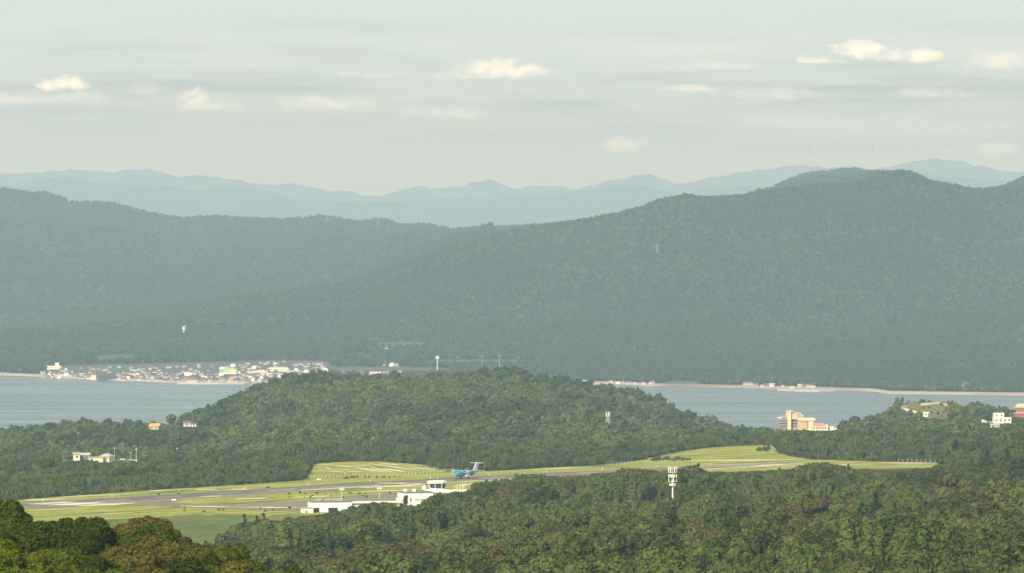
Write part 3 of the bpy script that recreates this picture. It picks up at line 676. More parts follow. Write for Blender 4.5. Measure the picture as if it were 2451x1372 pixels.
# fences
def fence(p, q, label, step=2.6, h=2.1):
    a, b = fpt(*p), fpt(*q); n = int((b - a).length / step); e = empty('fence', a, 0, label, 'fence', 'airfield perimeter fences')
    for k in range(n + 1):
        c = a.lerp(b, k / n); z = float(zfield(c.x, c.y))
        o = MB().tube((c.x - a.x, c.y - a.y, z - a.z - .2), (c.x - a.x, c.y - a.y, z - a.z + h), .09, n=5).build('post', M['steel'], e)
    for t in (.5, .95):
        MB().tube((0, 0, h * t), (b.x - a.x, b.y - a.y, b.z - a.z + h * t), .035, n=4).build('rail', M['grey'], e)
fence((752, 1147), (1066, 1134), 'pale post fence below the bare sandy slope')
fence((1452, 1115.5), (1512, 1112), 'short pale post fence before the dark thicket behind the runway')
fence((1545, 1113), (1640, 1107), 'pale post fence below the yellow grass knoll')
fence((2150, 1108), (2238, 1110), 'pale post fence at the far grass end of the airfield')
# runway edge lights and signs, small
for k in range(12):
    s_ = 30 + k * 48; c = FA + FD * s_ - FN * 22
    o = MB().tube((0, 0, 0), (0, 0, .5), .12, .18, 6).tube((0, 0, .5), (0, 0, .75), .22, .1, 6).build('runway_light', M['white'])
    o.location = (c[0], c[1], float(zfield(*c))); tag(o, 'small white runway edge light in the grass', 'light', 'runway edge lights')
for px, py, lb in ((416, 1200, 'white taxiway sign board where the taxiway leaves the runway'), (763, 1151, 'white marker board beside the fence below the sandy slope')):
    e = empty('marker_board', fpt(px, py), R(15), lb, 'sign'); MB().box(-1.1, 1.1, -.1, .1, .4, .95).build('board', M['white'], e)
    for a in (-.8, .8): MB().box(a - .06, a + .06, -.05, .05, 0, .4).build('leg', M['grey'], e)

# ------------------------------------------------------------------ the aircraft
def aircraft():
    p = fpt(1112, 1146.5); ang = math.atan2(-math.cos(R(31)), -math.sin(R(31)))
    e = empty('turboprop_airliner', p + Vector((0, 0, .12)), ang, 'teal blue twin turboprop airliner with white T tail rolling on the runway', 'airplane')
    prof_ = [(9.75, .12, .12, 1.95), (9.5, .5, .45, 1.97), (9.0, .85, .78, 2.05), (8.2, 1.15, 1.1, 2.2), (7.2, 1.32, 1.32, 2.32), (6.0, 1.38, 1.4, 2.38), (2, 1.39, 1.41, 2.38), (-2, 1.39, 1.41, 2.38),
             (-4.5, 1.36, 1.36, 2.42), (-6.5, 1.22, 1.18, 2.58), (-8.5, .92, .9, 2.86), (-10.5, .55, .58, 3.2), (-12.2, .2, .25, 3.5)]
    n = 20; V, F, Mi = [], [], []
    for (x, ry, rz, zc) in prof_:
        for k in range(n): t = 2 * math.pi * k / n; V.append((x, ry * math.sin(t), zc + rz * math.cos(t)))
    for i in range(len(prof_) - 1):
        for k in range(n):
            F.append((i * n + k, (i + 1) * n + k, (i + 1) * n + (k + 1) % n, i * n + (k + 1) % n))
            low = abs(k + .5 - n / 2) < 3.2; xm = (prof_[i][0] + prof_[i + 1][0]) / 2
            Mi.append(1 if low else 2 if xm < -5.2 else 0)
    F += [tuple(range(n)), tuple(range((len(prof_) - 1) * n, len(prof_) * n))[::-1]]; Mi += [0, 2]
    fus = mesh_obj('fuselage', V, F, [M['teal'], M['white'], M['navy']], e, Mi, True)
    # windscreen and cabin windows
    m = MB()
    for sgn in (-1, 1):
        for a, b in ((.08, .46), (.52, .95)):
            pts = [(9.02 - a * .55, sgn * a * .85, 2.86 - a * .06), (9.02 - b * .75, sgn * b * .98, 2.78 - b * .1), (8.35 - b * .7, sgn * b * 1.0, 3.2 - b * .1), (8.4 - a * .6, sgn * a * .9, 3.34 - a * .08)]
            MB().loft([pts, [(x - .12, y * .96, z - .1) for x, y, z in pts]]).build('windscreen_pane', M['glass'], fus)
        for k in range(14):
            if 5 <= k <= 6: continue
            x = 6.3 - k * .86; MB().box(x - .14, x + .14, sgn * 1.37 - .05, sgn * 1.37 + .05, 2.62, 2.98).build('cabin_window', M['dark'], fus)
        MB().box(-6.6, -5.7, sgn * 1.24 - .05, sgn * 1.24 + .05, 1.7, 3.2).build('door', M['teal'], fus)
    for sgn in (-1, 1):          # pale spots on the navy rear
        for x, z, r in ((-6.8, 2.9, .22), (-7.8, 2.5, .28), (-8.8, 3.1, .2), (-9.6, 2.8, .2), (-7.3, 2.1, .2)):
            MB().tube((x, 0, z), (x, sgn * (1.22 + (x + 6.5) * .15), z), r, r, 8).build('spot', M['white'], fus)
    # high wing
    w = MB()
    for sgn in (-1, 1):
        sec = []
        for y, xl, ch, th, z in ((0, 1.5, 2.7, .42, 3.85), (4.2, 1.5, 2.6, .40, 3.95), (12.2, .95, 1.45, .2, 4.15)):
            pr = [(0, 0), (.1, .55), (.4, .8), (1, .1), (1, -.1), (.4, -.4), (.1, -.35)]
            sec.append([(xl - q * ch, sgn * y, z + t * th) for q, t in pr])
        w.loft(sec)
    w.build('wing', M['wing_shade_grey'], e)
    MB().box(-1.6, 2.0, -.75, .75, 3.6, 4.0, 0, .5, .1).build('wing_fairing', M['teal'], e)
    def ring(x, r, y, z, n=12, q=1.0): return [(x, y + r * math.cos(2 * math.pi * k / n), z + q * r * math.sin(2 * math.pi * k / n)) for k in range(n)]
    for sgn in (-1, 1):
        y = sgn * 4.05
        nac = MB().loft([ring(3.9, .34, y, 3.62), ring(3.2, .52, y, 3.58, q=1.15), ring(1.5, .58, y, 3.58, q=1.15), ring(-.8, .45, y, 3.7), ring(-2.0, .15, y, 3.85)]).build('nacelle', M['blue'], e, True)
        pr = MB().loft([ring(4.45, .05, y, 3.62), ring(4.25, .22, y, 3.62), ring(3.92, .31, y, 3.62)]).build('propeller', M['white'], e, True)
        for k in range(6):
            t = R(15 + 60 * k); c, s_ = math.cos(t), math.sin(t); b = MB()
            b.loft([[(4.12 + dx, y + c * r_ - s_ * hw, 3.62 + s_ * r_ + c * hw) for dx, hw in ((-.05, -w_), (.05, -w_), (.05, w_), (-.05, w_))] for r_, w_ in ((.2, .09), (.9, .15), (1.6, .14), (1.95, .07))]).build('blade', M['grey'], pr)
    # fin with dorsal fillet, T tail
    def fin(pts, th): return [[(x, -th, z) for x, z in pts], [(x, th, z) for x, z in pts]]
    fn_ = MB().loft(fin([(-6.2, 3.6), (-8.2, 4.2), (-10.5, 7.4), (-12.3, 7.55), (-12.9, 7.3), (-12.2, 3.6)], .13)).build('fin', M['white'], e)
    MB().loft(fin([(-11.2, 4.0), (-11.9, 6.4), (-12.5, 6.4), (-12.05, 4.0)], .15)).build('rudder_patch', M['blue'], fn_)
    t_ = MB()
    for sgn in (-1, 1):
        t_.loft([[(-10.7 - y * .12 - q * ch, sgn * y, 7.3 + t * .2) for q, t in ((0, 0), (.2, .6), (1, .1), (1, -.1), (.2, -.4))] for y, ch in ((0, 1.75), (3.65, 1.05))])
    t_.build('tailplane', M['white'], e)
    MB().tube((-10.4, 0, 7.38), (-12.9, 0, 7.42), .2, .08, 8).build('tail_bullet', M['white'], e)
    # gear
    for sgn in (-1, 1):
        MB().loft([ring(1.9, .1, sgn * 1.45, 1.25), ring(1.2, .5, sgn * 1.4, 1.3), ring(-1.2, .55, sgn * 1.4, 1.3), ring(-2.4, .12, sgn * 1.35, 1.4)]).build('gear_fairing', M['white'], e, True)
        g_ = MB().tube((0, sgn * 1.75, 1.25), (0, sgn * 2.05, .45), .12, n=8).build('main_leg', M['steel'], e)
        for d in (-.22, .22): MB().tube((0, sgn * 2.05 + d - .12, .43), (0, sgn * 2.05 + d + .12, .43), .43, n=14).build('wheel', M['rubber'], g_)
    g_ = MB().tube((8.0, 0, 1.3), (8.1, 0, .32), .09, n=8).build('nose_leg', M['steel'], e)
    for d in (-.2, .2): MB().tube((8.1, d - .09, .3), (8.1, d + .09, .3), .3, n=12).build('wheel', M['rubber'], g_)
M['wing_shade_grey'] = mat('shaded_wing_grey', (.22, .26, .30), .4, .05)  # darker grey holds the wing's shade in its base colour
aircraft()

# ------------------------------------------------------------------ masts
def lattice(e, h, w0, w1, mat_, n=8, r=.10):
    """four legs and X bracing, one part each side"""
    cs = ((-1, -1), (1, -1), (1, 1), (-1, 1))
    P = lambda k, z: (cs[k][0] * (w0 + (w1 - w0) * z / h) / 2, cs[k][1] * (w0 + (w1 - w0) * z / h) / 2, z)
    for k in range(4): MB().tube(P(k, 0), P(k, h), r, r * .7, 5).build('leg', mat_, e)
    for k in range(4):
        b = MB()
        for i in range(n):
            z0, z1 = h * i / n, h * (i + 1) / n
            b.tube(P(k, z0), P((k + 1) % 4, z1), r * .5, n=4).tube(P((k + 1) % 4, z0), P(k, z1), r * .5, n=4)
        b.build('bracing', mat_, e)
def antennas(e, z, rad, n, hh, mat_, w=.16, off=0.0):
    MB().tube((-rad, 0, z), (rad, 0, z), .10, n=5).tube((0, -rad, z), (0, rad, z), .10, n=5).build('platform', mat_, e)
    for k in range(n):
        t = 2 * math.pi * k / n + off; x, y = rad * math.cos(t), rad * math.sin(t)
        MB().box(x - w, x + w, y - w, y + w, z, z + hh).build('antenna', M['white'], e)
# cellular mast in the valley wood
p = atY(1610, 2240); top = float(z_of(1121, p.y)) - p.z; d = p.y / FPX
e = empty('cell_mast', p, 0, 'white cellular mast with three tiers of antennas standing in the wood before the runway', 'mast')
MB().tube((0, 0, -.5), (0, 0, top), .40, .18, 10).build('pole', M['white'], e)
MB().tube((0, 0, top), (0, 0, top + 16 * d), .08, .04, 5).build('lightning_rod', M['steel'], e)
antennas(e, float(z_of(1131, p.y)) - p.z, 1.45, 6, 2.1, M['white'], .15)
antennas(e, float(z_of(1142, p.y)) - p.z, 1.45, 8, 1.0, M['white'], .17, .3)
antennas(e, float(z_of(1153, p.y)) - p.z, 1.45, 4, 1.7, M['white'], .12, .2)
antennas(e, float(z_of(1163, p.y)) - p.z, 1.0, 6, .9, M['white'], .17)
# lattice tower on the low hill
p = atY(1455, 4080); top = float(z_of(992, p.y)) - p.z
e = empty('lattice_tower', p, R(25), 'grey lattice telecom tower on the wooded hill flank', 'tower'); lattice(e, top, 3.4, 1.2, M['steel'], 9, .15)
antennas(e, top - 1.6, 1.4, 4, 2.8, M['steel'], .2); antennas(e, top - .2, .9, 3, 2.0, M['steel'], .14, .5)
# pole mast beyond the hill crest
p = atY(1047, 5350); top = float(z_of(857, p.y)) - p.z
e = empty('pole_mast', p, 0, 'slender white mast with a drum head behind the hill crest', 'mast'); MB().tube((0, 0, -1), (0, 0, top), 1.1, .55, 10).build('pole', M['steel'], e)
for a in (-.75, .75): MB().tube((a, 0, top - .8), (a, 0, top + 1.6), .75, n=8).build('antenna_drum', M['white'], e)
# two-stage stub tower on the far hillside
p = far(440, 802); k = p.y / FPX
e = empty('water_tower', p, 0, 'pale stepped tower standing alone on the forested hillside above the town', 'tower')
p_h = 22 * k
MB().tube((0, 0, -2), (0, 0, p_h * .5), 1.9, 1.8, 10).build('shaft', M['white'], e); MB().tube((0, 0, p_h * .56), (0, 0, p_h * .74), 2.6, 2.6, 10).build('middle_drum', M['white'], e)
MB().tube((0, 0, p_h * .45), (0, 0, p_h * .8), .7, n=8).build('core', M['steel'], e); MB().tube((0, 0, p_h * .8), (0, 0, p_h * .92), 2.8, 2.9, 10).build('top_drum', M['white'], e); MB().tube((1.6, 0, p_h * .9), (2.4, 0, p_h * 1.08), .6, n=6).build('horn', M['white'], e)
# red and white broadcast masts on the summit
for px, Yb, lb in ((1938, 15480, 'red and white broadcast mast on the round mountain summit'), (2088, 15480, 'red and white broadcast mast in the saddle beside the mountain top')):
    p = atY(px, Yb, zfar); k = Yb / FPX; H = float(z_of(357, Yb)) - p.z
    e = empty('broadcast_mast', p, 0, lb, 'mast', 'summit broadcast masts')
    for i in range(7):
        z0, z1 = H * i / 7, H * (i + 1) / 7; w0, w1 = 3.2 - 2.6 * i / 7, 3.2 - 2.6 * (i + 1) / 7
        m = MB(); 
        for a, b in ((-1, -1), (1, -1), (1, 1), (-1, 1)): m.tube((a * w0, b * w0, z0), (a * w1, b * w1, z1), .2, n=4)
        m.tube((-w0, -w0, z0), (w1, -w1, z1), .14, n=4).tube((w0, -w0, z0), (-w1, -w1, z1), .14, n=4).build('mast_section', M['redm'] if i % 2 else M['white'], e)
    MB().tube((0, 0, H * .93), (0, 0, H * 1.0), 1.5, n=8).build('top_drum', M['redm'], e)
    for a in (-9, -3, 4): MB().box(a, a + 4.2, -3, 3, -2, 6 + a % 3).build('relay_hut', M['white'], e)
# transmission pylons on the left ridge
for px, py, Yb, lb in ((783, 541, 12900, 'faint power pylon on the smooth ridge shoulder'), (904, 545, 12900, 'faint power pylon on the ridge below the rounded knoll'), (1573, 616, 10950, 'pale power pylon halfway up the big mountain slope')):
    p = far(px, py); k = p.y / FPX; H = 30 * k
    e = empty('power_pylon', p, R(10), lb, 'pylon', 'power pylons'); lattice(e, H, 5.0, 1.4, M['grey'], 6, .16)
    for q, w in ((.68, 6.0), (.82, 5.0), (.95, 4.0)): MB().tube((-w, 0, H * q), (w, 0, H * q), .16, n=4).build('crossarm', M['grey'], e)
# utility poles and thin aerials in the low woods
for px, Y, top, lb, mk in ((388, 4250, 1040, 'white pole with a box head among trees below the orange roofed house', 'white'), (274, 3690, 1069, 'thin grey aerial mast behind the curved cream house', 'steel'), (312, 3715, 1080, 'grey pole with a bent arm on the house plot', 'steel'),
                           (326, 3715, 1071, 'tall pale pole at the end of the house plot', 'white'), (58, 4350, 1040, 'pale pole among trees by the water gap', 'steel'), (187, 4300, 1033, 'dull pole in the woods above the cream house', 'steel'), (301, 4420, 1028, 'dull pole in the woods below the ridge trees', 'steel'),
                           (484, 3900, 1066, 'thin grey pole in the wood behind the tree belt', 'steel'), (627, 4050, 1055, 'short pale pole on the lower slope of the round hill', 'steel'), (1155, 8300, 850, 'thin pole on the far shore flat beside the bay', 'steel'), (1195, 8300, 849, 'pale tall pole on the far shore flat', 'white'),
                           (2092, 5000, 1000, 'dark slim pole on the shore knoll', 'grey'), (1492, 8400, 905, 'thin pole beside the far shore houses', 'steel'), (1706, 8350, 915, 'short white beacon pole on the far beach', 'white'), (1893, 8250, 905, 'thin pole behind the far shore village', 'steel')):
    fn = zfar if Y > 7000 else znear
    p = atY(px, Y, fn); h = max(6.0, float(z_of(top, Y)) - p.z); r = .14 if Y < 6000 else .24
    e = empty('utility_pole', p, R(20), lb, 'pole', 'poles in the woods and on the shores'); MB().tube((0, 0, -.5), (0, 0, h), r, r * .7, 6).build('pole', M[mk], e)
    MB().box(-.9, .9, -.1, .1, h - 1.2, h - .95).build('crossarm', M[mk], e)
    if px == 388: MB().box(-.8, .8, -.6, .6, h - 5, h - 3).build('box_head', M['white'], e)

# ------------------------------------------------------------------ resort hotel by the bay
Yh = 4850.0; kh = Yh / FPX
pc = atY(1865, Yh); zb = float(z_of(1030, Yh)); g0 = pc.z - zb - 1
hx = lambda px: (px - 1865) * kh * 1.03
hz = lambda py: (1030 - py) * kh
e = empty('hotel', (pc.x, pc.y, zb), R(8), 'orange and yellow resort hotel block standing above the bay water', 'hotel')
MB().box(hx(1866), hx(1885.3), 2, 16, g0, hz(1002)).build('balcony_wing', M['shade'], e)  # balcony grey also carries the shade on this wing's face
for z in (1006, 1012, 1018.5, 1025): 
    s_ = MB().box(hx(1865.5), hx(1885.2), 1.0, 2.0, hz(z) - .1, hz(z) + .55).build('balcony', M['grey'], e)
    for k in range(4): MB().box(hx(1867) + k * 1.45, hx(1867) + k * 1.45 + .9, 1.93, 2.05, hz(z) + .9, hz(z) + 1.7).build('window', M['window'], e)
MB().box(hx(1867), hx(1875), 4, 12, hz(1002), hz(999.5)).build('roof_block', M['white'], e)
MB().box(hx(1878), hx(1885), 5, 13, hz(1002), hz(996)).build('roof_hut', M['shade'], e)
MB().box(hx(1885.5), hx(1892.3), -1.5, 8, g0, hz(985)).build('stair_tower', M['yellow'], e)
MB().box(hx(1885), hx(1899), -1.8, 9, hz(985), hz(984)).build('tower_cornice', M['ivory'], e)
MB().box(hx(1892.3), hx(1909.5), 0, 12, hz(1004), hz(987.5)).build('upper_block', M['orange'], e)
MB().box(hx(1892.3), hx(1909.5), 1.2, 12, g0, hz(1004)).build('recessed_wall', M['shade'], e)
for r_ in range(3):
    for k in range(4): MB().box(hx(1893.6 + k * 4), hx(1896.4 + k * 4), 1.1, 1.25, hz(1010 + r_ * 6), hz(1006.5 + r_ * 6)).build('window', M['window'], e)
MB().box(hx(1909.5), hx(1916.5), 1, 9, hz(1002), hz(988.5)).build('side_block', M['peach'], e)
for z in (992, 998): MB().box(hx(1911), hx(1913.5), .9, 1.1, hz(z + 1.5), hz(z - 1)).build('window', M['window'], e)
MB().box(hx(1917), hx(1923), 3, 8, hz(1002), hz(993)).build('lift_hut', M['yellow'], e)
MB().box(hx(1909.5), hx(1946), -.5, 13, g0, hz(1007)).build('wing_wall', M['orange'], e)
MB().box(hx(1907), hx(1950), -1.3, 13.8, hz(1007), hz(1001.5), 0, .3, .3).build('wing_parapet', M['peach'], e)
MB().box(hx(1934), hx(1944), -1.1, 0, g0, hz(1008)).build('corner_bay', M['yellow'], e)
for z in (1012, 1018, 1024):
    MB().box(hx(1929), hx(1934), -.62, -.4, hz(z + 1.6), hz(z - 1.2)).build('window', M['dark'], e)
    for k in range(3): MB().box(hx(1912.5 + k * 5.2), hx(1914.6 + k * 5.2), -.58, -.4, hz(z + 1.3), hz(z - 1)).build('window', M['window'], e)
pa = (hx(1940), -4.0)
e2 = empty('hotel_annex', (pc.x + pa[0], pc.y - 6, zb), R(4), 'low yellow annex with pink roof stepping down beside the hotel', 'building')
MB().box(0, hx(1978) - hx(1940), 0, 9, g0, hz(1019)).build('wall', M['yellow'], e2)
MB().gable(1.5, 11, -.4, 9.4, hz(1019), hz(1012.5), hip=1.0).build('roof', M['pink'], e2)
MB().box(11, 13, 0, 9, hz(1019), hz(1017)).build('parapet', M['ivory'], e2)
for k in range(5): MB().box(1 + k * 2.3, 2.2 + k * 2.3, -.08, .05, hz(1026), hz(1022.5)).build('window', M['window'], e2)
e2 = empty('bath_house', (pc.x + hx(1983), pc.y - 4, zb), R(4), 'small white low building past the pink roofed annex', 'building')
MB().box(0, 3, 0, 6, g0, hz(1021)).build('tall_part', M['ivory'], e2); MB().box(3, 8, .5, 6, g0, hz(1026)).build('low_part', M['ivory'], e2); MB().box(2.8, 8.3, .2, 6.3, hz(1026), hz(1025.2)).build('roof', M['white'], e2)
KEEPOUT += [(pc.x + 14, pc.y + 6, 17), (pc.x + 32, pc.y, 12)]

# ------------------------------------------------------------------ houses on the plots in the low woods
def house(name, p, w, d, h, rh, wall, roof, label, rz=0.0, kind='gable', cat='house', group=None, sink=3.0, win=True):
    e = empty(name, p, rz, label, cat, group)
    MB().box(-w / 2, w / 2, -d / 2, d / 2, -sink, h).build('wall', M[wall], e)
    o = .5
    if kind == 'gable': MB().gable(-w / 2 - o, w / 2 + o, -d / 2 - o, d / 2 + o, h + .003, h + rh).build('roof', M[roof], e)
    elif kind == 'hip': MB().gable(-w / 2 - o, w / 2 + o, -d / 2 - o, d / 2 + o, h + .003, h + rh, hip=d * .4).build('roof', M[roof], e)
    else: MB().box(-w / 2 - .2, w / 2 + .2, -d / 2 - .2, d / 2 + .2, h + .003, h + .5).build('roof', M[roof], e)
    if win:
        n = max(1, int(w / 3))
        for k in range(n):
            x = -w / 2 + w * (k + .5) / n; MB().box(x - .55, x + .55, -d / 2 - .06, -d / 2 + .05, h * .35, h * .75).build('window', M['window'], e)
    return e
def plot(px, Y): return atY(px, Y)
house('house', plot(183, 3695), 3.4, 6, 3.4, 1.0, 'ivory', 'limeroof', 'narrow two part cream house at the end of the wood plot', R(10))
house('house', plot(203, 3702), 6.2, 6, 2.6, 1.4, 'wall_grey', 'tile_silver', 'house with a white framed roof on the wood plot', R(-5))
house('long_shed', plot(231, 3690), 8.5, 4, 1.6, .5, 'cream', 'limeroof', 'long low yellow green shed between the cream houses', R(-6), win=False, cat='shed')
house('house', plot(256, 3694), 6.2, 6, 2.2, 1.6, 'cream', 'tile_silver', 'cream house with a curved pale roof on the wood plot', R(-25), 'hip')
house('shed', plot(293, 3712), 2.2, 2.5, 1.2, .5, 'white', 'white', 'tiny white shed standing alone near the poles', 0, win=False, cat='shed')
house('low_wall_hut', plot(317, 3712), 5.5, 2.5, .9, .2, 'ivory', 'grey', 'long low white hut at the foot of the tall poles', 0, 'flat', win=False, cat='shed')
house('house', plot(372, 4560), 7.5, 7, 2.0, 2.2, 'wall_cream', 'rust', 'house with rust orange roof by the bay shore trees', R(-18), 'gable')
house('house', plot(430, 4545), 3.0, 4, 3.2, 1.0, 'white', 'tile_grey', 'small bright white house at the foot of the hill by the bay', R(10))
house('house', plot(448, 4555), 5.5, 5, 2.6, 1.4, 'wall_white', 'tile_grey', 'white house with grey roof between the small white houses', R(0))
house('house', plot(466, 4550), 3.6, 4, 2.6, 1.0, 'white', 'tile_brown', 'small white house with brown roof below the hill trees', R(-15))
house('villa', plot(2398, 4480), 12.5, 8, 3.4, .5, 'ivory', 'white', 'cream flat roofed villa with upper storey on the shore hill', R(6), 'flat', 'villa')
o = house('upper_house', atY(2390, 4492, dz=3.4), 7.5, 5, 2.9, .4, 'ivory', 'white', 'cream upper block behind the flat roofed villa', R(6), 'flat', 'house', win=True)
house('barn', plot(2360, 4500), 10, 6, 2.4, 2.0, 'wall_grey', 'greenroof', 'long barn with pale green sloping roof beside the villa', R(-14), 'gable', 'barn')
house('house', plot(2347, 4470), 2.6, 3, 2.4, .8, 'white', 'white', 'tiny white house below the green roofed barn', 0)
house('house', plot(2381, 4382), 6.0, 4, 1.6, 1.0, 'ivory', 'tile_silver', 'low white house with silver roof alone below the villa', R(4))
# red hall with a curved lime roof
p = plot(2443, 4600); e = empty('red_hall', p, R(-6), 'red walled hall with big upturned lime green roof', 'hall')
MB().box(-4.6, 9, -3.5, 3.5, -3, 2.2).build('lower_wall', M['red'], e); MB().box(-3.4, 9, -2.6, 2.6, 2.2, 5.6).build('upper_wall', M['red'], e)
for k in range(5): MB().tube((-4.2 + k * 2, -3.7, -3), (-4.2 + k * 2, -3.7, 2.2), .18, n=6).build('pillar', M['pink'], e)
MB().loft([[(-6.4, -4.2, 7.0), (10, -4.2, 6.2), (10, 4.2, 6.2), (-6.4, 4.2, 7.0)], [(-4.4, -2.6, 7.2), (9, -2.6, 7.2), (9, 2.6, 7.2), (-4.4, 2.6, 7.2)], [(-2.6, -.7, 9.6), (8, -.7, 9.6), (8, .7, 9.6), (-2.6, .7, 9.6)]]).build('roof', M['limeroof'], e)
MB().loft([[(-6, -4.4, 2.3), (9.4, -4.4, 2.3), (9.4, 4.4, 2.3), (-6, 4.4, 2.3)], [(-3.4, -2.6, 3.2), (9, -2.6, 3.2), (9, 2.6, 3.2), (-3.4, 2.6, 3.2)]]).build('lower_roof', M['limeroof'], e)
# retaining walls of the zigzag path on the open hillside
def ribbon_wall(name, pts, h, label):
    P = [atY(px, 4560 + (1002 - py) / .38) for px, py in pts]; b = MB(); V, F = [], []
    o = P[0].copy(); nrm = Vector((0, 1, 0))
    for q in P:
        for dy, dz in ((0, -1.5), (0, h), (2.2, h), (2.2, -1.5)): V.append((q.x - o.x, q.y - o.y + dy, q.z - o.z + dz))
    for i in range(len(P) - 1):
        for k in range(4): F.append((i * 4 + k, i * 4 + (k + 1) % 4, i * 4 + 4 + (k + 1) % 4, i * 4 + 4 + k))
    F += [(3, 2, 1, 0), tuple(len(V) - 4 + k for k in range(4))]
    ob = mesh_obj(name, V, F, M['path']); ob.location = o
    return tag(ob, label, 'path wall', 'zigzag path walls on the open hillside')
ribbon_wall('path_wall', [(2204, 971), (2225, 969), (2245, 966.5), (2265, 964), (2284, 962.5)], 1.3, 'upper cream path wall climbing the open hillside')
ribbon_wall('path_wall', [(2156, 979), (2166, 981), (2180, 985), (2196, 989.5)], 1.3, 'middle cream path wall descending from the hairpin')
ribbon_wall('path_wall', [(2156, 979), (2163, 977), (2172, 975)], 1.3, 'short cream path wall at the hairpin bend')
ribbon_wall('path_wall', [(2144, 1004), (2160, 1002), (2180, 1000), (2201, 998)], 1.3, 'lowest cream path wall above the shore wood')
house('hillside_hut', atY(2217, 4560 + (1002 - 996) / .38), 3.6, 3, 2.2, .8, 'ivory', 'white', 'small cream hut at the lower end of the zigzag path', R(-20))

# ------------------------------------------------------------------ shore town across the bay
def big(name, px0, px1, pyb, pyt, depth, wall, roof, label, kind='flat', cat='building', rz=0.0, rh=2.5):
    p = far((px0 + px1) / 2, pyb); k = p.y / FPX
    return house(name, p, (px1 - px0) * k, depth, (pyb - pyt) * k - (rh if kind != 'flat' else .5), rh, wall, roof, label, rz, kind, cat, win=True)
def put_block(e, x0, x1, y0, y1, z0, z1, m): MB().box(x0, x1, y0, y1, z0, z1).build('block', M[m], e)
e = big('white_block', 113, 147, 884, 876, 12, 'ivory', 'white', 'bright cream block with a stub tower at the end of the shore town', cat='hotel')
kt = 8700 / FPX
MB().box(1.5, 7, -5, 4, (884 - 876.5) * kt, (884 - 868) * kt).build('stub_tower', M['ivory'], e)
big('low_hall', 146, 161, 886, 881.5, 10, 'ivory', 'white', 'low white hall at the foot of the cream block')
big('slate_shed', 234, 276, 909.5, 897, 16, 'shed_blue', 'shed_blue', 'long dark slate blue warehouse on the waterfront', cat='warehouse')
big('cream_block', 218, 230, 909, 899.5, 9, 'ivory', 'ivory', 'square cream block against the dark blue warehouse')
e = big('gymnasium', 540, 567, 895, 885.5, 26, 'ivory', 'greenroof', 'large hall with cream gable and pale green curved roof', 'flat', 'gymnasium')
pr = [(math.cos(R(a)), math.sin(R(a))) for a in range(0, 181, 15)]
k = kt; MB().loft([[(13.5 * k * c + 0.0, yy, 9 * k + 5.5 * k * s_) for c, s_ in pr] for yy in (-12.9, 13.2)]).build('arched_roof', M['greenroof'], e)
MB().box(-28 * k, -13.6 * k, -9, 10, -3, 6 * k).build('side_hall', M['ivory'], e)
MB().loft([[(-30 * k, -9.5, 6 * k), (-13.6 * k, -9.5, 6 * k), (-13.6 * k, -9.5, 12 * k)], [(-30 * k, 10.5, 6 * k), (-13.6 * k, 10.5, 6 * k), (-13.6 * k, 10.5, 12 * k)]]).build('side_roof', M['greenroof'], e)
for q in range(6): MB().box((-27 + q * 2.2) * k, (-25.8 + q * 2.2) * k, -9.1, -8.95, 2, 4.5).build('window', M['window'], e)
e = big('school', 648, 688, 889.5, 880, 12, 'ivory', 'white', 'white school block with a row of dark windows', cat='school')
big('school', 590, 641, 896, 889, 12, 'peach', 'ivory', 'long peach coloured school wing above the waterfront', cat='school')
big('school_annex', 616, 640, 890, 886, 10, 'ivory', 'ivory', 'short cream annex behind the peach school wing')
big('office', 640, 650, 900, 893, 10, 'yellow', 'ivory', 'small yellow office block beside the peach school wing')
big('long_hall', 687, 716, 893, 887.5, 12, 'ivory', 'tile_silver', 'long pale hall with silver roof above the hill shoulder', 'gable', rh=2)
big('long_hall', 716, 742, 889, 885, 12, 'ivory', 'tile_silver', 'shorter pale hall with silver roof next to the long one', 'gable', rh=2)
big('tan_house', 447, 473, 915, 905, 10, 'orange', 'tile_grey', 'tan fronted house with grey roof on the sea wall', 'gable', rh=2.5)
big('cream_house', 320, 335, 900, 895, 9, 'yellow', 'ivory', 'small yellow block in the middle of the shore town')
big('pale_house', 290, 302, 911, 904, 9, 'peach', 'tile_brown', 'peach house with brown roof right of the warehouse lawn', 'gable')
big('pink_house', 545, 558, 914, 907, 9, 'peach', 'pink', 'pinkish house with red roof on the sea front', 'gable')
big('yellow_dome', 848, 873, 899, 890.5, 14, 'yellow', 'yellow', 'yellow hipped hall peeping over the wooded hill', 'hip', 'hall', rh=4)
big('tan_hall', 884, 912, 902, 890, 14, 'peach', 'peach', 'peach hall with flat roof behind the wooded hill', 'flat', 'hall')
big('grey_hall', 914, 931, 903, 889, 14, 'wall_grey', 'grey', 'grey hall beside the peach hall', 'flat', 'hall')
big('white_house', 933, 949, 902, 893, 10, 'ivory', 'white', 'white house with one dark window beside the grey hall')
big('white_house', 952, 962, 892, 889, 9, 'ivory', 'white', 'low white house on the pale field edge')
big('shore_hall', 2010 - 182, 2010 - 158, 923, 918, 10, 'wall_cream', 'tile_brown', 'brown roofed hall in the far shore village', 'gable')
big('shore_house', 1890, 1901, 930, 924.5, 8, 'ivory', 'limeroof', 'white shore house with yellow green roof', 'gable')
big('shore_house', 1474, 1484, 918.5, 914.5, 8, 'ivory', 'white', 'bright white block on the far shore beside a pole')
big('shore_house', 1413, 1419, 918.5, 914.5, 7, 'white', 'white', 'white hut on the far shore right above the hill line')
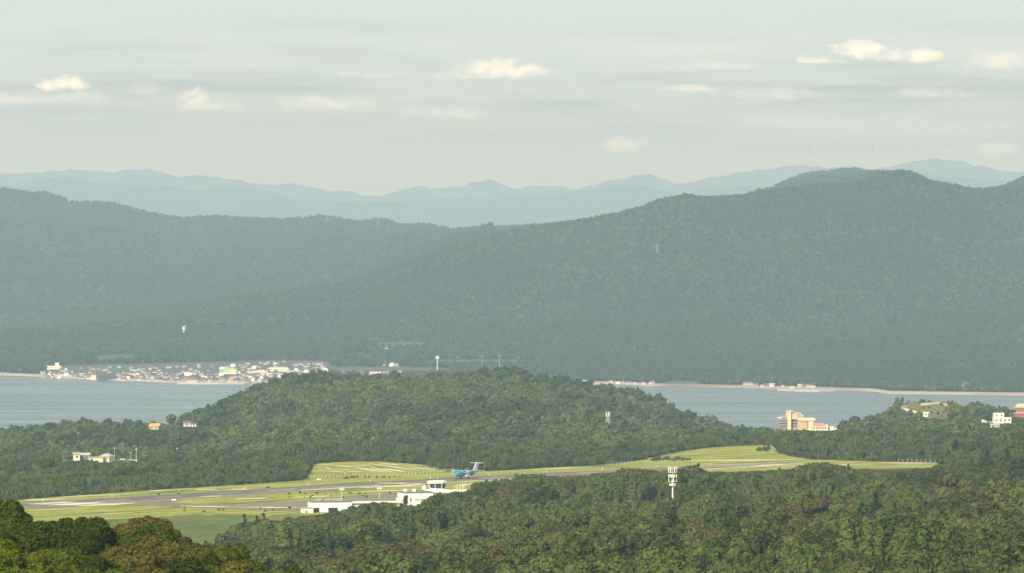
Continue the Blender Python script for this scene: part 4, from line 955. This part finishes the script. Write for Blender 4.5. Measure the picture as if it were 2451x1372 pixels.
# ordinary houses
HP = []
for wall, roof in (('wall_white', 'tile_grey'), ('wall_white', 'tile_blue'), ('wall_cream', 'tile_grey'), ('wall_white', 'tile_silver'), ('wall_grey', 'tile_brown'), ('wall_white', 'tile_brown'), ('white', 'white')):
    b = MB().box(-4.5, 4.5, -3.5, 3.5, -3, 3.6)
    me = bpy.data.meshes.new('house_wall'); me.from_pydata(b.v, [], b.f); me.materials.append(M[wall])
    g_ = MB().gable(-5.1, 5.1, -4.2, 4.2, 3.603, 6.0, hip=(0 if roof in ('tile_silver', 'tile_grey') else 2.0))
    mr_ = bpy.data.meshes.new('roof'); mr_.from_pydata(g_.v, [], g_.f); mr_.materials.append(M[roof]); HP.append((me, mr_, wall, roof))
WN_ = dict(wall_white='white', wall_cream='cream', wall_grey='grey', white='bright white'); RN_ = dict(tile_grey='grey tiled', tile_blue='blue grey tiled', tile_silver='silver sheet', tile_brown='brown tiled', white='white')
def cottage(p, k, s_, rz, where, group):
    me, mr_, wall, roof = HP[k]
    o = bpy.data.objects.new('town_house', me); COL.objects.link(o); o.location = p; o.rotation_euler = (0, 0, rz); o.scale = s_
    r_ = bpy.data.objects.new('roof', mr_); COL.objects.link(r_); r_.parent = o
    tag(o, f'{WN_[wall]} house with {RN_[roof]} roof {where}', 'house', group)
random.seed(21)
spots, tries = [], 0
while len(spots) < 268 and tries < 20000:
    tries += 1
    px = random.uniform(100, 780); top = np.interp(px, [100, 150, 260, 400, 520, 620, 700, 780], [893, 884, 880, 876, 874, 868, 864, 872])
    lo = np.interp(px, [100, 200, 330, 440, 620, 700, 780], [905, 909, 913, 916, 916, 900, 893])
    t_ = random.random() ** .75; py = top + (lo - top) * t_
    if 228 < px < 282 and py > 893: continue
    p = far(px, py)
    if any((p - q).length < 8.5 for q in spots): continue
    spots.append(p); k = random.choices(range(7), (24, 20, 12, 7, 20, 12, 6))[0]
    zone = 'on the sea front' if py > lo - 7 else 'at the back of town' if py < top + 9 else 'in mid town'
    zone += ' near the cream block' if px < 220 else ' near the blue warehouse' if px < 330 else ' near the green roofed hall' if 480 < px < 590 else ' near the schools' if px > 590 else ''
    cottage(p, k, (random.uniform(.45, .9), random.uniform(.55, .9), random.uniform(.5, .8)), random.choice((0, 0, 1.57, .3, -.35)) + random.uniform(-.15, .15), zone, 'houses of the shore town')
for px, py in ((752, 890), (757, 886), (768, 889), (772, 884), (778, 890), (805, 859), (860, 866), (872, 872), (925, 838.5), (915, 843), (950, 842), (956, 841.5), (967, 841), (975, 840.5), (980, 840.5), (921, 875), (938, 877), (944, 874), (958, 873), (966, 874), (948, 877)):
    cottage(far(px, py), random.choice((0, 3, 6)), (random.uniform(.5, .8),) * 3, random.uniform(-.4, .4), 'scattered on the slope above the wooded hill', 'hillside houses across the bay')
for px, py in ((1498, 919.5), (1506, 920), (1520, 920), (1534, 919.5), (1541, 920), (1558, 920), (1562, 918), (1784, 922), (1792, 920), (1796, 922), (1810, 925), (1824, 926), (1848, 926), (1838, 908.5), (1915, 926), (1920, 923.5), (1925, 927), (1932, 922), (1936, 927), (1942, 925), (1947, 928), (1875, 926), (1400, 917), (1462, 918)):
    cottage(far(px, py), random.choice((0, 1, 3, 5, 4)), (random.uniform(.45, .75),) * 3, random.uniform(-.5, .5), 'on the far shore below the big mountain', 'far shore village houses')
# breakwater and jetty
for pts, w, lb in ([[(425, 919.5), (520, 919.8), (585, 919.2)], 5, 'low dark stone breakwater before the shore town'], [[(1860, 934.5), (1905, 937), (1960, 937.5), (2000, 936.5)], 6, 'low stone breakwater before the far shore village']):
    P = [Vector((float(X_of(a, CH * FPX / (b - HY))), CH * FPX / (b - HY), 0)) for a, b in pts]; m = MB()
    for a, b in zip(P, P[1:]):
        m.loft([[(q.x - P[0].x, q.y - P[0].y - w, -1), (q.x - P[0].x, q.y - P[0].y - w * .3, 2.2), (q.x - P[0].x, q.y - P[0].y + w * .3, 2.2), (q.x - P[0].x, q.y - P[0].y + w, -1)] for q in (a, b)])
    o = m.build('breakwater', M['grey']); o.location = P[0]; tag(o, lb, 'breakwater')
# bare rock scar above the right shore: ragged slabs lying against the slope
m = MB(); p = far(2309, 931)
for k in range(26):
    a = random.gauss(0, 6.5); q = atY(2309 + a / p.y * FPX, p.y + random.uniform(-6, 40), zfar) - p; w, h = random.uniform(.8, 2.4), random.uniform(1.5, 5.5)
    m.loft([[(q.x - w, q.y - 1.5, q.z - 2), (q.x + w, q.y - 1.2, q.z - 2), (q.x + w * .8, q.y + 3, q.z - 2), (q.x - w, q.y + 3, q.z - 2)], [(q.x - w * .5, q.y - .4, q.z + h), (q.x + w * random.uniform(.2, .8), q.y, q.z + h * random.uniform(.6, 1)), (q.x + w * .5, q.y + 3, q.z + h), (q.x - w * .4, q.y + 3, q.z + h)]])
o = m.build('rock_face', M['rock']); o.location = p; tag(o, 'pale bare rock face above the far right shore', 'rock')
# lone huts showing as pale specks in the woods
for px, Y, py, lb in ((420, 3900, 1077, 'white hut speck in the wood above the tree belt'), (441, 3800, 1096, 'white shed near the field edge in the wood'), (562, 3820, 1092, 'white shed in the brown wood clearing'), (555, 3850, 1088, 'pale hut beside the white shed in the clearing')):
    q = atY(px, Y); q.z = max(q.z, float(z_of(py + 3, Y))); house('hut', q, 2.2, 2, 1.2, .7, 'wall_white', 'tile_silver', lb, R(-10), sink=9, cat='hut'); HUTS.append((px, Y, py + 2))

# ------------------------------------------------------------------ trees
def ico(sub):
    t = (1 + 5 ** .5) / 2
    v = [(-1, t, 0), (1, t, 0), (-1, -t, 0), (1, -t, 0), (0, -1, t), (0, 1, t), (0, -1, -t), (0, 1, -t), (t, 0, -1), (t, 0, 1), (-t, 0, -1), (-t, 0, 1)]
    f = [(0, 11, 5), (0, 5, 1), (0, 1, 7), (0, 7, 10), (0, 10, 11), (1, 5, 9), (5, 11, 4), (11, 10, 2), (10, 7, 6), (7, 1, 8), (3, 9, 4), (3, 4, 2), (3, 2, 6), (3, 6, 8), (3, 8, 9), (4, 9, 5), (2, 4, 11), (6, 2, 10), (8, 6, 7), (9, 8, 1)]
    v = [np.array(p) / np.linalg.norm(p) for p in v]
    for _ in range(sub):
        c = {}; nf = []
        def mid(a, b):
            k = (min(a, b), max(a, b))
            if k not in c: p = v[a] + v[b]; v.append(p / np.linalg.norm(p)); c[k] = len(v) - 1
            return c[k]
        for a, b, d in f:
            x, y, z = mid(a, b), mid(b, d), mid(d, a); nf += [(a, x, z), (b, y, x), (d, z, y), (x, y, z)]
        f = nf
    return np.array(v), np.array(f)
ICO = {k: ico(k) for k in (0, 1, 2)}

def cards(P, N, size, rng, aspect=1.0):
    n = len(P); N = N / (np.linalg.norm(N, axis=1, keepdims=True) + 1e-9)
    r = rng.normal(size=(n, 3)); T = np.cross(N, r); T /= np.linalg.norm(T, axis=1, keepdims=True) + 1e-9; B = np.cross(N, T)
    h = size[:, None] * .5; q = rng.uniform(.7, 1.3, (n, 1))
    V = np.stack([P - T * h * q, P - B * h * aspect, P + T * h * q, P + B * h * aspect], 1)
    V += N[:, None, :] * (rng.uniform(-.25, .25, (n, 4, 1)) * size[:, None, None])
    return V.reshape(-1, 3), np.arange(n * 4).reshape(n, 4)

def crown_lobes(kind, Rr, H, nl, rng):
    L = []
    if kind == 'dome':
        for k in range(nl):
            ph = rng.uniform(0, 2 * np.pi); c = rng.uniform(-.25, 1) if k else 1.0; s_ = math.sqrt(max(0, 1 - c * c)); q = rng.uniform(.7, 1.18)
            r = Rr * rng.uniform(.20, .44) * (1 if nl < 20 else .82)
            L.append((s_ * math.cos(ph) * Rr * .66 * q, s_ * math.sin(ph) * Rr * .66 * q, H - Rr * 1.06 + c * Rr * .70 * q, r, r * rng.uniform(.75, .95)))
        L.append((0, 0, H - Rr * 1.1, Rr * .62, Rr * .62))
    elif kind == 'cone':
        for k in range(nl):
            t = (k + .5) / nl; zz = H * (.18 + .80 * t); rad = Rr * (1 - t) ** .8
            for q in range(3 if t < .75 else 1):
                ph = rng.uniform(0, 2 * np.pi); L.append((math.cos(ph) * rad * .5, math.sin(ph) * rad * .5, zz, max(.35, rad * .62), max(.5, rad * .55)))
    else:   # plume: feathery bamboo stand
        for k in range(nl):
            ph = rng.uniform(0, 2 * np.pi); q = math.sqrt(rng.uniform(0, 1)) * Rr * .8; zz = H * rng.uniform(.55, .9)
            L.append((math.cos(ph) * q, math.sin(ph) * q, zz, Rr * rng.uniform(.16, .26), H * rng.uniform(.13, .22)))
        L.append((0, 0, H * .4, Rr * .75, H * .33))
    return np.array(L)

def crown_mesh(name, kind, Rr, H, nl, nc, csize, leafm, seed, icol=1):
    rng = np.random.default_rng(seed)
    L = crown_lobes(kind, Rr, H, nl, rng)
    V, F, nv = [], [], 0
    iv, ifc = ICO[icol]
    for (x, y, z, r, rz) in L:
        d = 1 + .22 * (rng.random(len(iv)) - .5)
        p = iv * d[:, None] * np.array([r, r, rz]) * .86 + np.array([x, y, z]); V.append(p); F += (ifc + nv).tolist(); nv += len(p)
    if nc:
        w = L[:, 3] * L[:, 4]; k = rng.choice(len(L), int(nc * 1.6), p=w / w.sum())
        D = rng.normal(size=(len(k), 3)); D[:, 2] += .35; D /= np.linalg.norm(D, axis=1, keepdims=True)
        C = L[k]; rad = np.stack([C[:, 3], C[:, 3], C[:, 4]], 1)
        P = C[:, :3] + D * rad * rng.uniform(.82, 1.12, (len(k), 1))
        ok = np.ones(len(k), bool)
        for i, (x, y, z, r, rz) in enumerate(L):
            q = (P - np.array([x, y, z])) / np.array([r, r, rz]); ok &= ~(((q ** 2).sum(1) < .68) & (k != i))
        ok &= P[:, 2] > H * .12
        P, D = P[ok][:nc], D[ok][:nc]
        vv, ff = cards(P, D + rng.normal(size=D.shape) * .42, csize * rng.uniform(.6, 1.35, len(P)), rng, 1.5 if kind == 'plume' else 1.0)
        V.append(vv); F += (ff + nv).tolist(); nv += len(vv)
    me = bpy.data.meshes.new(name); me.from_pydata(np.concatenate(V).tolist(), [], F); me.materials.append(leafm); me.update()
    return me
def trunk_mesh(name, Rr, H, seed):
    rng = np.random.default_rng(seed); b = MB(); z = H * .45
    b.tube((0, 0, -.6), (0, 0, z), H * .028, H * .018, 7)
    for k in range(4):
        ph = k * 1.57 + rng.uniform(-.4, .4); b.tube((0, 0, z * rng.uniform(.6, .98)), (math.cos(ph) * Rr * .5, math.sin(ph) * Rr * .5, H * rng.uniform(.6, .78)), H * .013, H * .006, 5)
    me = bpy.data.meshes.new(name); me.from_pydata(b.v, [], b.f); me.materials.append(M['bark']); me.update()
    return me

NEAR_P, MID_P, FAR_P = {}, {}, {}
SHAPE = dict(vivid='dome', deep='dome', gold='dome', dark='dome', mid='dome', olive='dome', brown='dome', light='plume', cedar='cone')
for ci, cn in enumerate(['dark', 'mid', 'olive', 'brown', 'light', 'cedar', 'vivid', 'deep', 'gold']):
    kd = SHAPE[cn]; Rr, H = {'dome': (4.6, 10.0), 'plume': (3.6, 10.5), 'cone': (2.6, 12.5)}[kd]
    NEAR_P[cn] = [(crown_mesh('crown', kd, Rr, H, {'dome': 26, 'plume': 16, 'cone': 9}[kd], 8500, .36, LEAF[cn], 100 + ci * 10 + k, 2), trunk_mesh('trunk', Rr, H, k)) for k in range(3)]
    MID_P[cn] = [(crown_mesh('crown', kd, Rr, H, {'dome': 14, 'plume': 18, 'cone': 8}[kd], 1900, .62 if kd != 'plume' else .46, LEAF[cn], 300 + ci * 10 + k, 1), trunk_mesh('trunk', Rr, H, k)) for k in range(3)]
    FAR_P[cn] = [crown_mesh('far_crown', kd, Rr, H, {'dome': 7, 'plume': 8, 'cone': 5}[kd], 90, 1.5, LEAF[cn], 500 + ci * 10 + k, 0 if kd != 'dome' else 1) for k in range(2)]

CLS = ['dark', 'mid', 'olive', 'brown', 'light', 'cedar']
def pick_class(x, y, rnd, thr=None):
    """stands of one kind: a low noise chooses, a little mixing"""
    n = fbm(x / 75, y / 105, 3) + .16 * (rnd - .5); n2 = fbm(x / 60 + 40, y / 90 + 11, 3)
    c = np.full(x.shape, 1)
    c = np.where(n < -.07, 0, c); c = np.where(n > .09, 2, c); c = np.where((n > .12) & (n2 > .0), 3, c)
    c = np.where((n2 < -.19), 4, c); c = np.where((n2 > .27) & (n < .05), 5, c)
    c = np.where(rnd > .985, 3, c); c = np.where(rnd < .05, 0, c)
    return c

TREE_LABEL = {
    'dark': ('evergreen_tree', 'dark green broadleaf evergreen tree'), 'mid': ('broadleaf_tree', 'mid green broadleaf tree'),
    'olive': ('olive_tree', 'olive green round crowned tree'), 'brown': ('bronze_tree', 'bronze brown round crowned tree'),
    'light': ('bamboo_clump', 'pale green feathery bamboo clump'), 'cedar': ('cedar_tree', 'dark pointed cedar tree')}
TREE_LABEL.update(vivid=('broadleaf_tree', 'vivid yellow green broadleaf tree'), deep=('evergreen_tree', 'deep green evergreen tree'), gold=('bronze_tree', 'golden brown broad domed tree'))
TREE_LABEL['olive'] = ('chinquapin_tree', 'olive green round crowned tree')
def put_tree(cn, x, y, z, sc, rz, near_, where, group, size=''):
    nm, lb = TREE_LABEL[cn]
    P = NEAR_P if near_ else MID_P
    cm, tm = P[cn][random.randrange(3)]
    e = empty(nm, (x, y, z), rz, f'{size}{lb} {where}', 'bamboo' if cn == 'light' else 'tree', group)
    e.scale = (sc[0], sc[0], sc[1])
    for n_, me in (('trunk', tm), ('crown', cm)):
        o = bpy.data.objects.new(n_, me); COL.objects.link(o); o.parent = e
    return e

def jitter_grid(y0, y1, spf, px0, px1, jit=.42):
    out = []; y = y0
    while y < y1:
        sp = spf(y); x0, x1 = X_of(px0, y), X_of(px1, y); n = int((x1 - x0) / sp)
        xs = x0 + (np.arange(n) + .5 + RNG.uniform(-jit, jit, n)) * sp
        out.append(np.stack([xs, np.full(n, y) + RNG.uniform(-jit, jit, n) * sp], 1)); y += sp
    return np.concatenate(out)

# ---- foreground hill on the left, every tree its own
g = jitter_grid(455, 735, lambda y: 5.0, -50, 800)
n_ind = 0
BRONZE = [(285, 664, .8), (322, 655, .86), (362, 662, .9), (400, 655, .88), (436, 662, .78), (340, 625, .8), (390, 620, .78), (300, 575, .8), (350, 560, .9), (470, 520, .7), (560, 520, .75)]
for (px, Y, sc) in BRONZE:
    p = atY(px, Y); put_tree('gold', p.x, p.y, p.z - .3, (sc, sc * .95), random.uniform(0, 6), True, 'on the near crest' if Y > 640 else 'a little below the near crest' if Y > 600 else 'low on the near hillside', 'bronze trees on the near hillside'); n_ind += 1
for (x, y) in g:
    px = x / y * FPX + CX
    if any(abs(px - a) < 4 * FPX / y and -9 < y - b < 5 for a, b, c in BRONZE): continue
    z = float(znear(x, y)); top = HY + (CH - z - 9) / y * FPX
    if top > 1420: continue
    r = random.random()
    cn = 'vivid' if r < .55 else 'gold' if r < .75 else 'deep'
    if px < 260: cn = 'deep' if r < .42 else 'vivid'
    pass
    k = random.choice((.5, .62, .72, .8)) * random.uniform(.9, 1.12); size = 'small ' if k < .58 else 'big ' if k > .74 else ''
    put_tree(cn, x, y, z - .3, (k, k * random.uniform(.9, 1.1)), random.uniform(0, 6.28), True, ('on the near crest' if y > 640 else 'halfway down the near hillside' if y > 560 else 'low on the near hillside') + (' by the bronze trees' if 230 < px < 520 else ''), f'{TREE_LABEL[cn][0].replace("_", " ")}s on the near hillside', size); n_ind += 1

def horizon_table(T, Yv):
    e = (T - CH) / Yv[:, None]; return np.maximum.accumulate(e, 0)
HZN, HZF = horizon_table(NT, TY), horizon_table(FT, UY)
def seen(x, y, z, H, Yv, PX, tab, top=11.0):
    """tree tops that rise above the ground in front of them"""
    px = np.clip(x / y * FPX + CX, PX[0], PX[-1]); i = np.clip(((y - Yv[0]) / (Yv[1] - Yv[0])).astype(int) - 2, 0, len(Yv) - 1); j = np.clip(((px - PX[0]) / (PX[1] - PX[0])).astype(int), 0, len(PX) - 1)
    return (z + top - CH) / y > tab[i, j]

# ---- wood in front of the airfield
def clear(x, y):
    """True where no tree may stand"""
    c = inside(FIELD, x, y) | inside(BANKP, x, y)
    for (cx, cy_, rr) in KEEPOUT: c |= (np.hypot(x - cx, y - cy_) < rr)
    return c
g = jitter_grid(1180, 2760, lambda y: 6.6 + y / 2400, -420, 3000)
x, y = g[:, 0], g[:, 1]; ok = ~clear(x, y) & ~(inside(FIELD, x, y - 14)) ; px = x / y * FPX + CX
z = znear(x, y); py = HY + (CH - z - 9) / y * FPX
ok &= (py < 1420) & ~((px < 560) & (y > 2200)); x, y, z, px, py = (a[ok] for a in (x, y, z, px, py))
rnd = RNG.random(len(x)); cl = pick_class(x, y, rnd)
scl = np.clip(np.exp(RNG.normal(-.08, .27, len(x))), .5, 1.75)
edge = np.clip(edge_dist(FIELD, x, y) / 40, .45, 1); scl = scl * edge
FRONT = [(-300, 1250), (500, 1250), (560, 1243), (650, 1238), (735, 1232), (770, 1229), (795, 1218), (820, 1217), (853, 1205), (895, 1199), (944, 1201), (963, 1206), (1000, 1209), (1012, 1199), (1032, 1187), (1054, 1181), (1090, 1176), (1115, 1169), (1152, 1157), (1200, 1150),
         (1250, 1143), (1298, 1141), (1412, 1138), (1435, 1132), (1477, 1135), (1490, 1121), (1526, 1123), (1585, 1128), (1634, 1121), (1657, 1115), (1680, 1120), (1696, 1130), (1771, 1131), (1853, 1126), (1902, 1123), (1918, 1113), (1960, 1107), (1993, 1110), (2040, 1122), (2150, 1129), (2230, 1119), (2300, 1101), (2451, 1085), (2800, 1080)]
def cap(px, y, z, sc, lim, h=10.8):
    """limit a tree so that its top stays at or below a sight line"""
    zt = CH - (lim - HY) / FPX * y; return np.minimum(sc, (zt - z + .4) / h)
fr_ = y > 1900
scl = np.where(fr_, cap(px, y, z, scl, prof(px, FRONT) - RNG.uniform(0, 5, len(x)) * (px > 1030)), scl)
scl = np.where((np.abs(px - 1610) < 16) & (y < 2245) & (y > 1700), cap(px, y, z, scl, 1191), scl)
ok = scl > .24; x, y, z, px, py, scl, cl = (a[ok] for a in (x, y, z, px, py, scl, cl))
inview = (px > 0) & (px < 2451) & (py < 1368)
order = np.argsort(np.where(inview, y / scl ** .3, 1e9))
solo = set(order[:max(0, 292 - n_ind)].tolist())
for i in solo:
    cn = CLS[cl[i]]
    dd = np.hypot(x - x[i], y - y[i]) + 1e6 * (cl == cl[i]); j = int(np.argmin(dd)); nb = {0: 'an evergreen', 1: 'a mid green tree', 2: 'an olive green tree', 3: 'a bronze tree', 4: 'bamboo', 5: 'a cedar'}[int(cl[j])] if dd[j] < 11 else 'its own kind'
    side = 'below the cell mast' if px[i] > 1400 else 'below the terminal'
    put_tree(cn, x[i], y[i], z[i] - .4, (scl[i], scl[i] * random.uniform(.9, 1.1)), random.uniform(0, 6.28), False, 'beside ' + nb + ' ' + side, f'{TREE_LABEL[cn][0].replace("_", " ")}s in the valley wood', 'small ' if scl[i] < .82 else 'big ' if scl[i] > 1.1 else '')

protos = bpy.data.collections.new('tree_kinds')          # not linked to the scene: only instanced by the woods
pro_far = bpy.data.collections.new('far_tree_kinds')
for ci, cn in enumerate(CLS):
    for k in range(3): protos.objects.link(bpy.data.objects.new(f'kind_{ci * 3 + k:02d}', MID_P[cn][k][0]))
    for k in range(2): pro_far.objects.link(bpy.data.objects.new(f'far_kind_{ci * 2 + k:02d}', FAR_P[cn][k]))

def wood(name, P, pick, sc, coll, label):
    me = bpy.data.meshes.new(name); me.from_pydata(P.tolist(), [], [])
    for nm, ty, a in (('pick', 'INT', pick.astype(np.int32)), ('size', 'FLOAT', sc.astype(np.float32)), ('turn', 'FLOAT', RNG.uniform(0, 6.28, len(P)).astype(np.float32))):
        at = me.attributes.new(nm, ty, 'POINT'); at.data.foreach_set('value', a)
    o = bpy.data.objects.new(name, me); COL.objects.link(o)
    ng = bpy.data.node_groups.new(name, 'GeometryNodeTree')
    ng.interface.new_socket('Geometry', in_out='INPUT', socket_type='NodeSocketGeometry'); ng.interface.new_socket('Geometry', in_out='OUTPUT', socket_type='NodeSocketGeometry')
    gi = ng.nodes.new('NodeGroupInput'); go = ng.nodes.new('NodeGroupOutput'); ip = ng.nodes.new('GeometryNodeInstanceOnPoints')
    m2p = ng.nodes.new('GeometryNodeMeshToPoints')
    cinf = ng.nodes.new('GeometryNodeCollectionInfo'); cinf.inputs['Collection'].default_value = coll
    cinf.inputs['Separate Children'].default_value = True; cinf.inputs['Reset Children'].default_value = True
    ng.links.new(gi.outputs[0], m2p.inputs[0]); ng.links.new(m2p.outputs[0], ip.inputs['Points']); ng.links.new(cinf.outputs[0], ip.inputs['Instance'])
    ip.inputs['Pick Instance'].default_value = True
    def at(nm, ty):
        n = ng.nodes.new('GeometryNodeInputNamedAttribute'); n.data_type = ty; n.inputs['Name'].default_value = nm; return n.outputs[0]
    ng.links.new(at('pick', 'INT'), ip.inputs['Instance Index'])
    cb = ng.nodes.new('ShaderNodeCombineXYZ'); ng.links.new(at('turn', 'FLOAT'), cb.inputs[2]); ng.links.new(cb.outputs[0], ip.inputs['Rotation'])
    ng.links.new(at('size', 'FLOAT'), ip.inputs['Scale'])
    ng.links.new(ip.outputs[0], go.inputs[0])
    md = o.modifiers.new('trees', 'NODES'); md.node_group = ng
    return tag(o, label, 'wood', kind='stuff')

rest = np.array([i for i in range(len(x)) if i not in solo])
wood('valley_wood', np.stack([x, y, z - .4], 1)[rest], cl[rest] * 3 + RNG.integers(0, 3, len(rest)), scl[rest], protos, 'dense mixed wood between the near hillside and the airfield')

# ---- hills behind the airfield
g = jitter_grid(2770, 5480, lambda y: 6.0 + (y - 2770) / 1200, -420, 2900)
x, y = g[:, 0], g[:, 1]; px = x / y * FPX + CX
ok = ~clear(x, y); x, y, px = x[ok], y[ok], px[ok]
z = znear(x, y); ok = (z > 1.5) & seen(x, y, z, 0, TY, TPX, HZN); x, y, z, px = (a[ok] for a in (x, y, z, px))
rnd = RNG.random(len(x)); cl = pick_class(x, y, rnd)
cl = np.where(cl == 3, 2, cl); cl = np.where((cl == 2) & (rnd < .5), 1, cl); cl = np.where(cl == 5, 0, cl)
scl = np.clip(np.exp(RNG.normal(-.2, .25, len(x))), .45, 1.4); ed = edge_dist(FIELD, x, y); cl = np.where((ed < 75) & (rnd < .5), np.where(rnd < .28, 4, 1), cl); scl *= np.clip(ed / 45, RNG.uniform(.28, .6, len(x)), 1)
for (a, b, c, rx, ry, gv) in PADS + [(2215, 4560, 1002, 30, 10, 0), (1908, 4850, 1027, 17, 5, 0), (1972, 4846, 1029, 12, 5, 0)]:
    m_ = (np.abs(px - a) < rx * FPX / b * 1.1) & (y < b); scl = np.where(m_, cap(px, y, z, scl, c + 1.0 - (RNG.uniform(-3, 4, len(x)) if a == 2215 else 0)), scl)
for (a, b, c) in HUTS: scl = np.where((np.abs(px - a) < 9) & (y < b), cap(px, y, z, scl, c), scl)
_op = (grass_at(x, y) > .5) & (y > 4400); _sp = _op & (RNG.random(len(x)) < .3); scl = np.where(_sp, scl * .3, scl)
_fl = np.interp(px, [p_[0] for p_ in FIELD_PX[24:34]][::-1], [fpt(*p_).y for p_ in FIELD_PX[24:34]][::-1]); scl = np.where((px > 1000) & (px < 2260) & (y < _fl), cap(px, y, z, scl, prof(px, FRONT)), scl)
ok = (scl > .2) & (~_op | _sp); x, y, z, px, scl, cl = (a[ok] for a in (x, y, z, px, scl, cl))
nr = y < 3700
wood('plateau_wood', np.stack([x, y, z - .4], 1)[nr], cl[nr] * 3 + RNG.integers(0, 3, nr.sum()), scl[nr], protos, 'belt of trees right behind the airstrip')
fr = ~nr
wood('hill_wood', np.stack([x, y, z - .4], 1)[fr], cl[fr] * 2 + RNG.integers(0, 2, fr.sum()), scl[fr] * 1.05, pro_far, 'wood covering the low round hill before the bay')

# ---- far mountains
g = jitter_grid(7750, 15900, lambda y: 7.4 + (y - 7850) / 1000, -220, 2680)
x, y = g[:, 0], g[:, 1]; px = x / y * FPX + CX; z = zfar(x, y); py = HY + (CH - z) / y * FPX
off = y - CH * FPX / (prof(px, COAST) - HY)
ok = (off > 45) & (z > 2.5) & seen(x, y, z, 0, UY, UPX, HZF) & (openness(px, py) < RNG.uniform(.15, 1.1, len(x)) * .8)
town = (px > 95) & (px < 960) & (off < 900); ok &= ~(town & (RNG.random(len(x)) > .4))
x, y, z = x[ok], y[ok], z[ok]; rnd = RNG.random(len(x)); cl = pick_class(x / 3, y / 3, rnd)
cl = np.where((rnd < .3) & (cl > 0), 1, 0)  # mostly the dark leaf class: cloud shadow on the mountains put into leaf colour
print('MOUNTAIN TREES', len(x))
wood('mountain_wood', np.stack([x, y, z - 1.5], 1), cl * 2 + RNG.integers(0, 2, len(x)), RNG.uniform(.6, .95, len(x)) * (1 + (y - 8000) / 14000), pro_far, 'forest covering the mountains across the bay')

# ---- shrubs along the fence and on the airfield grass, and the street tree
SH = [crown_mesh('shrub_leaves', 'dome', 1.1, 1.6, 6, 220, .4, LEAF[c], 900 + k, 1) for k, c in enumerate(('dark', 'mid', 'olive'))]
random.seed(5)
SHR = [(822 + 3.2 * k, 1146.5 - .35 * k) for k in range(12)] + [(px, 1142 + random.uniform(-1, 2)) for px in (873, 884, 902, 915, 921, 932, 945, 957)] + \
      [(random.uniform(690, 880), random.uniform(1180, 1192)) for _ in range(20)] + [(random.uniform(440, 700), random.uniform(1217, 1226)) for _ in range(12)] + [(random.uniform(860, 1000), random.uniform(1176, 1184)) for _ in range(8)] + \
      [(1560 + k * 6, 1103 + random.uniform(-2, 1)) for k in range(16)] + [(1830 + random.uniform(-14, 14), 1078 + random.uniform(-3, 3)) for _ in range(8)] + [(640, 1168), (645, 1167.5), (380, 1184), (428, 1183)]
for px, py in SHR:
    p = fpt(px, py); k = random.randrange(3); o = bpy.data.objects.new('shrub', SH[k]); COL.objects.link(o); s_ = random.uniform(.3, .75) * (2.2 if px > 1540 else 1)
    o.location = p - Vector((0, 0, .15)); o.scale = (s_ * 1.3, s_, s_); o.rotation_euler = (0, 0, random.uniform(0, 6))
    wh = 'by the fence below the sandy slope' if py < 1148 and px < 1000 else 'at the foot of the grass knoll' if px > 1540 else 'in the grass between runway and apron' if py < 1200 else 'along the taxiway grass edge'
    tag(o, 'low dark shrub ' + wh, 'shrub', 'shrubs on the airfield grass')
p = fpt(972, 1216); e = put_tree('dark', p.x, p.y - 6, p.z, (.26, .62), 0, False, 'planted in front of the white terminal block', None)

# ------------------------------------------------------------------ haze
HZ_DENS = 5.5e-5
hb = MB().box(-7000, 7000, -900, 43500, -60, 640)
hm = bpy.data.materials.new('haze_air'); hm.use_nodes = True
nt = hm.node_tree; nt.nodes.clear()
pv = node(nt, 'ShaderNodeVolumePrincipled'); pv.inputs['Color'].default_value = (.414, .615, .82, 1); pv.inputs['Absorption Color'].default_value = (.585, .315, .0087, 1); pv.inputs['Density'].default_value = HZ_DENS
pv.inputs['Anisotropy'].default_value = 0.0
ho = node(nt, 'ShaderNodeOutputMaterial'); nt.links.new(pv.outputs[0], ho.inputs['Volume'])
haze = tag(hb.build('haze', hm), 'pale summer haze over the bay and hills', 'haze', kind='stuff')
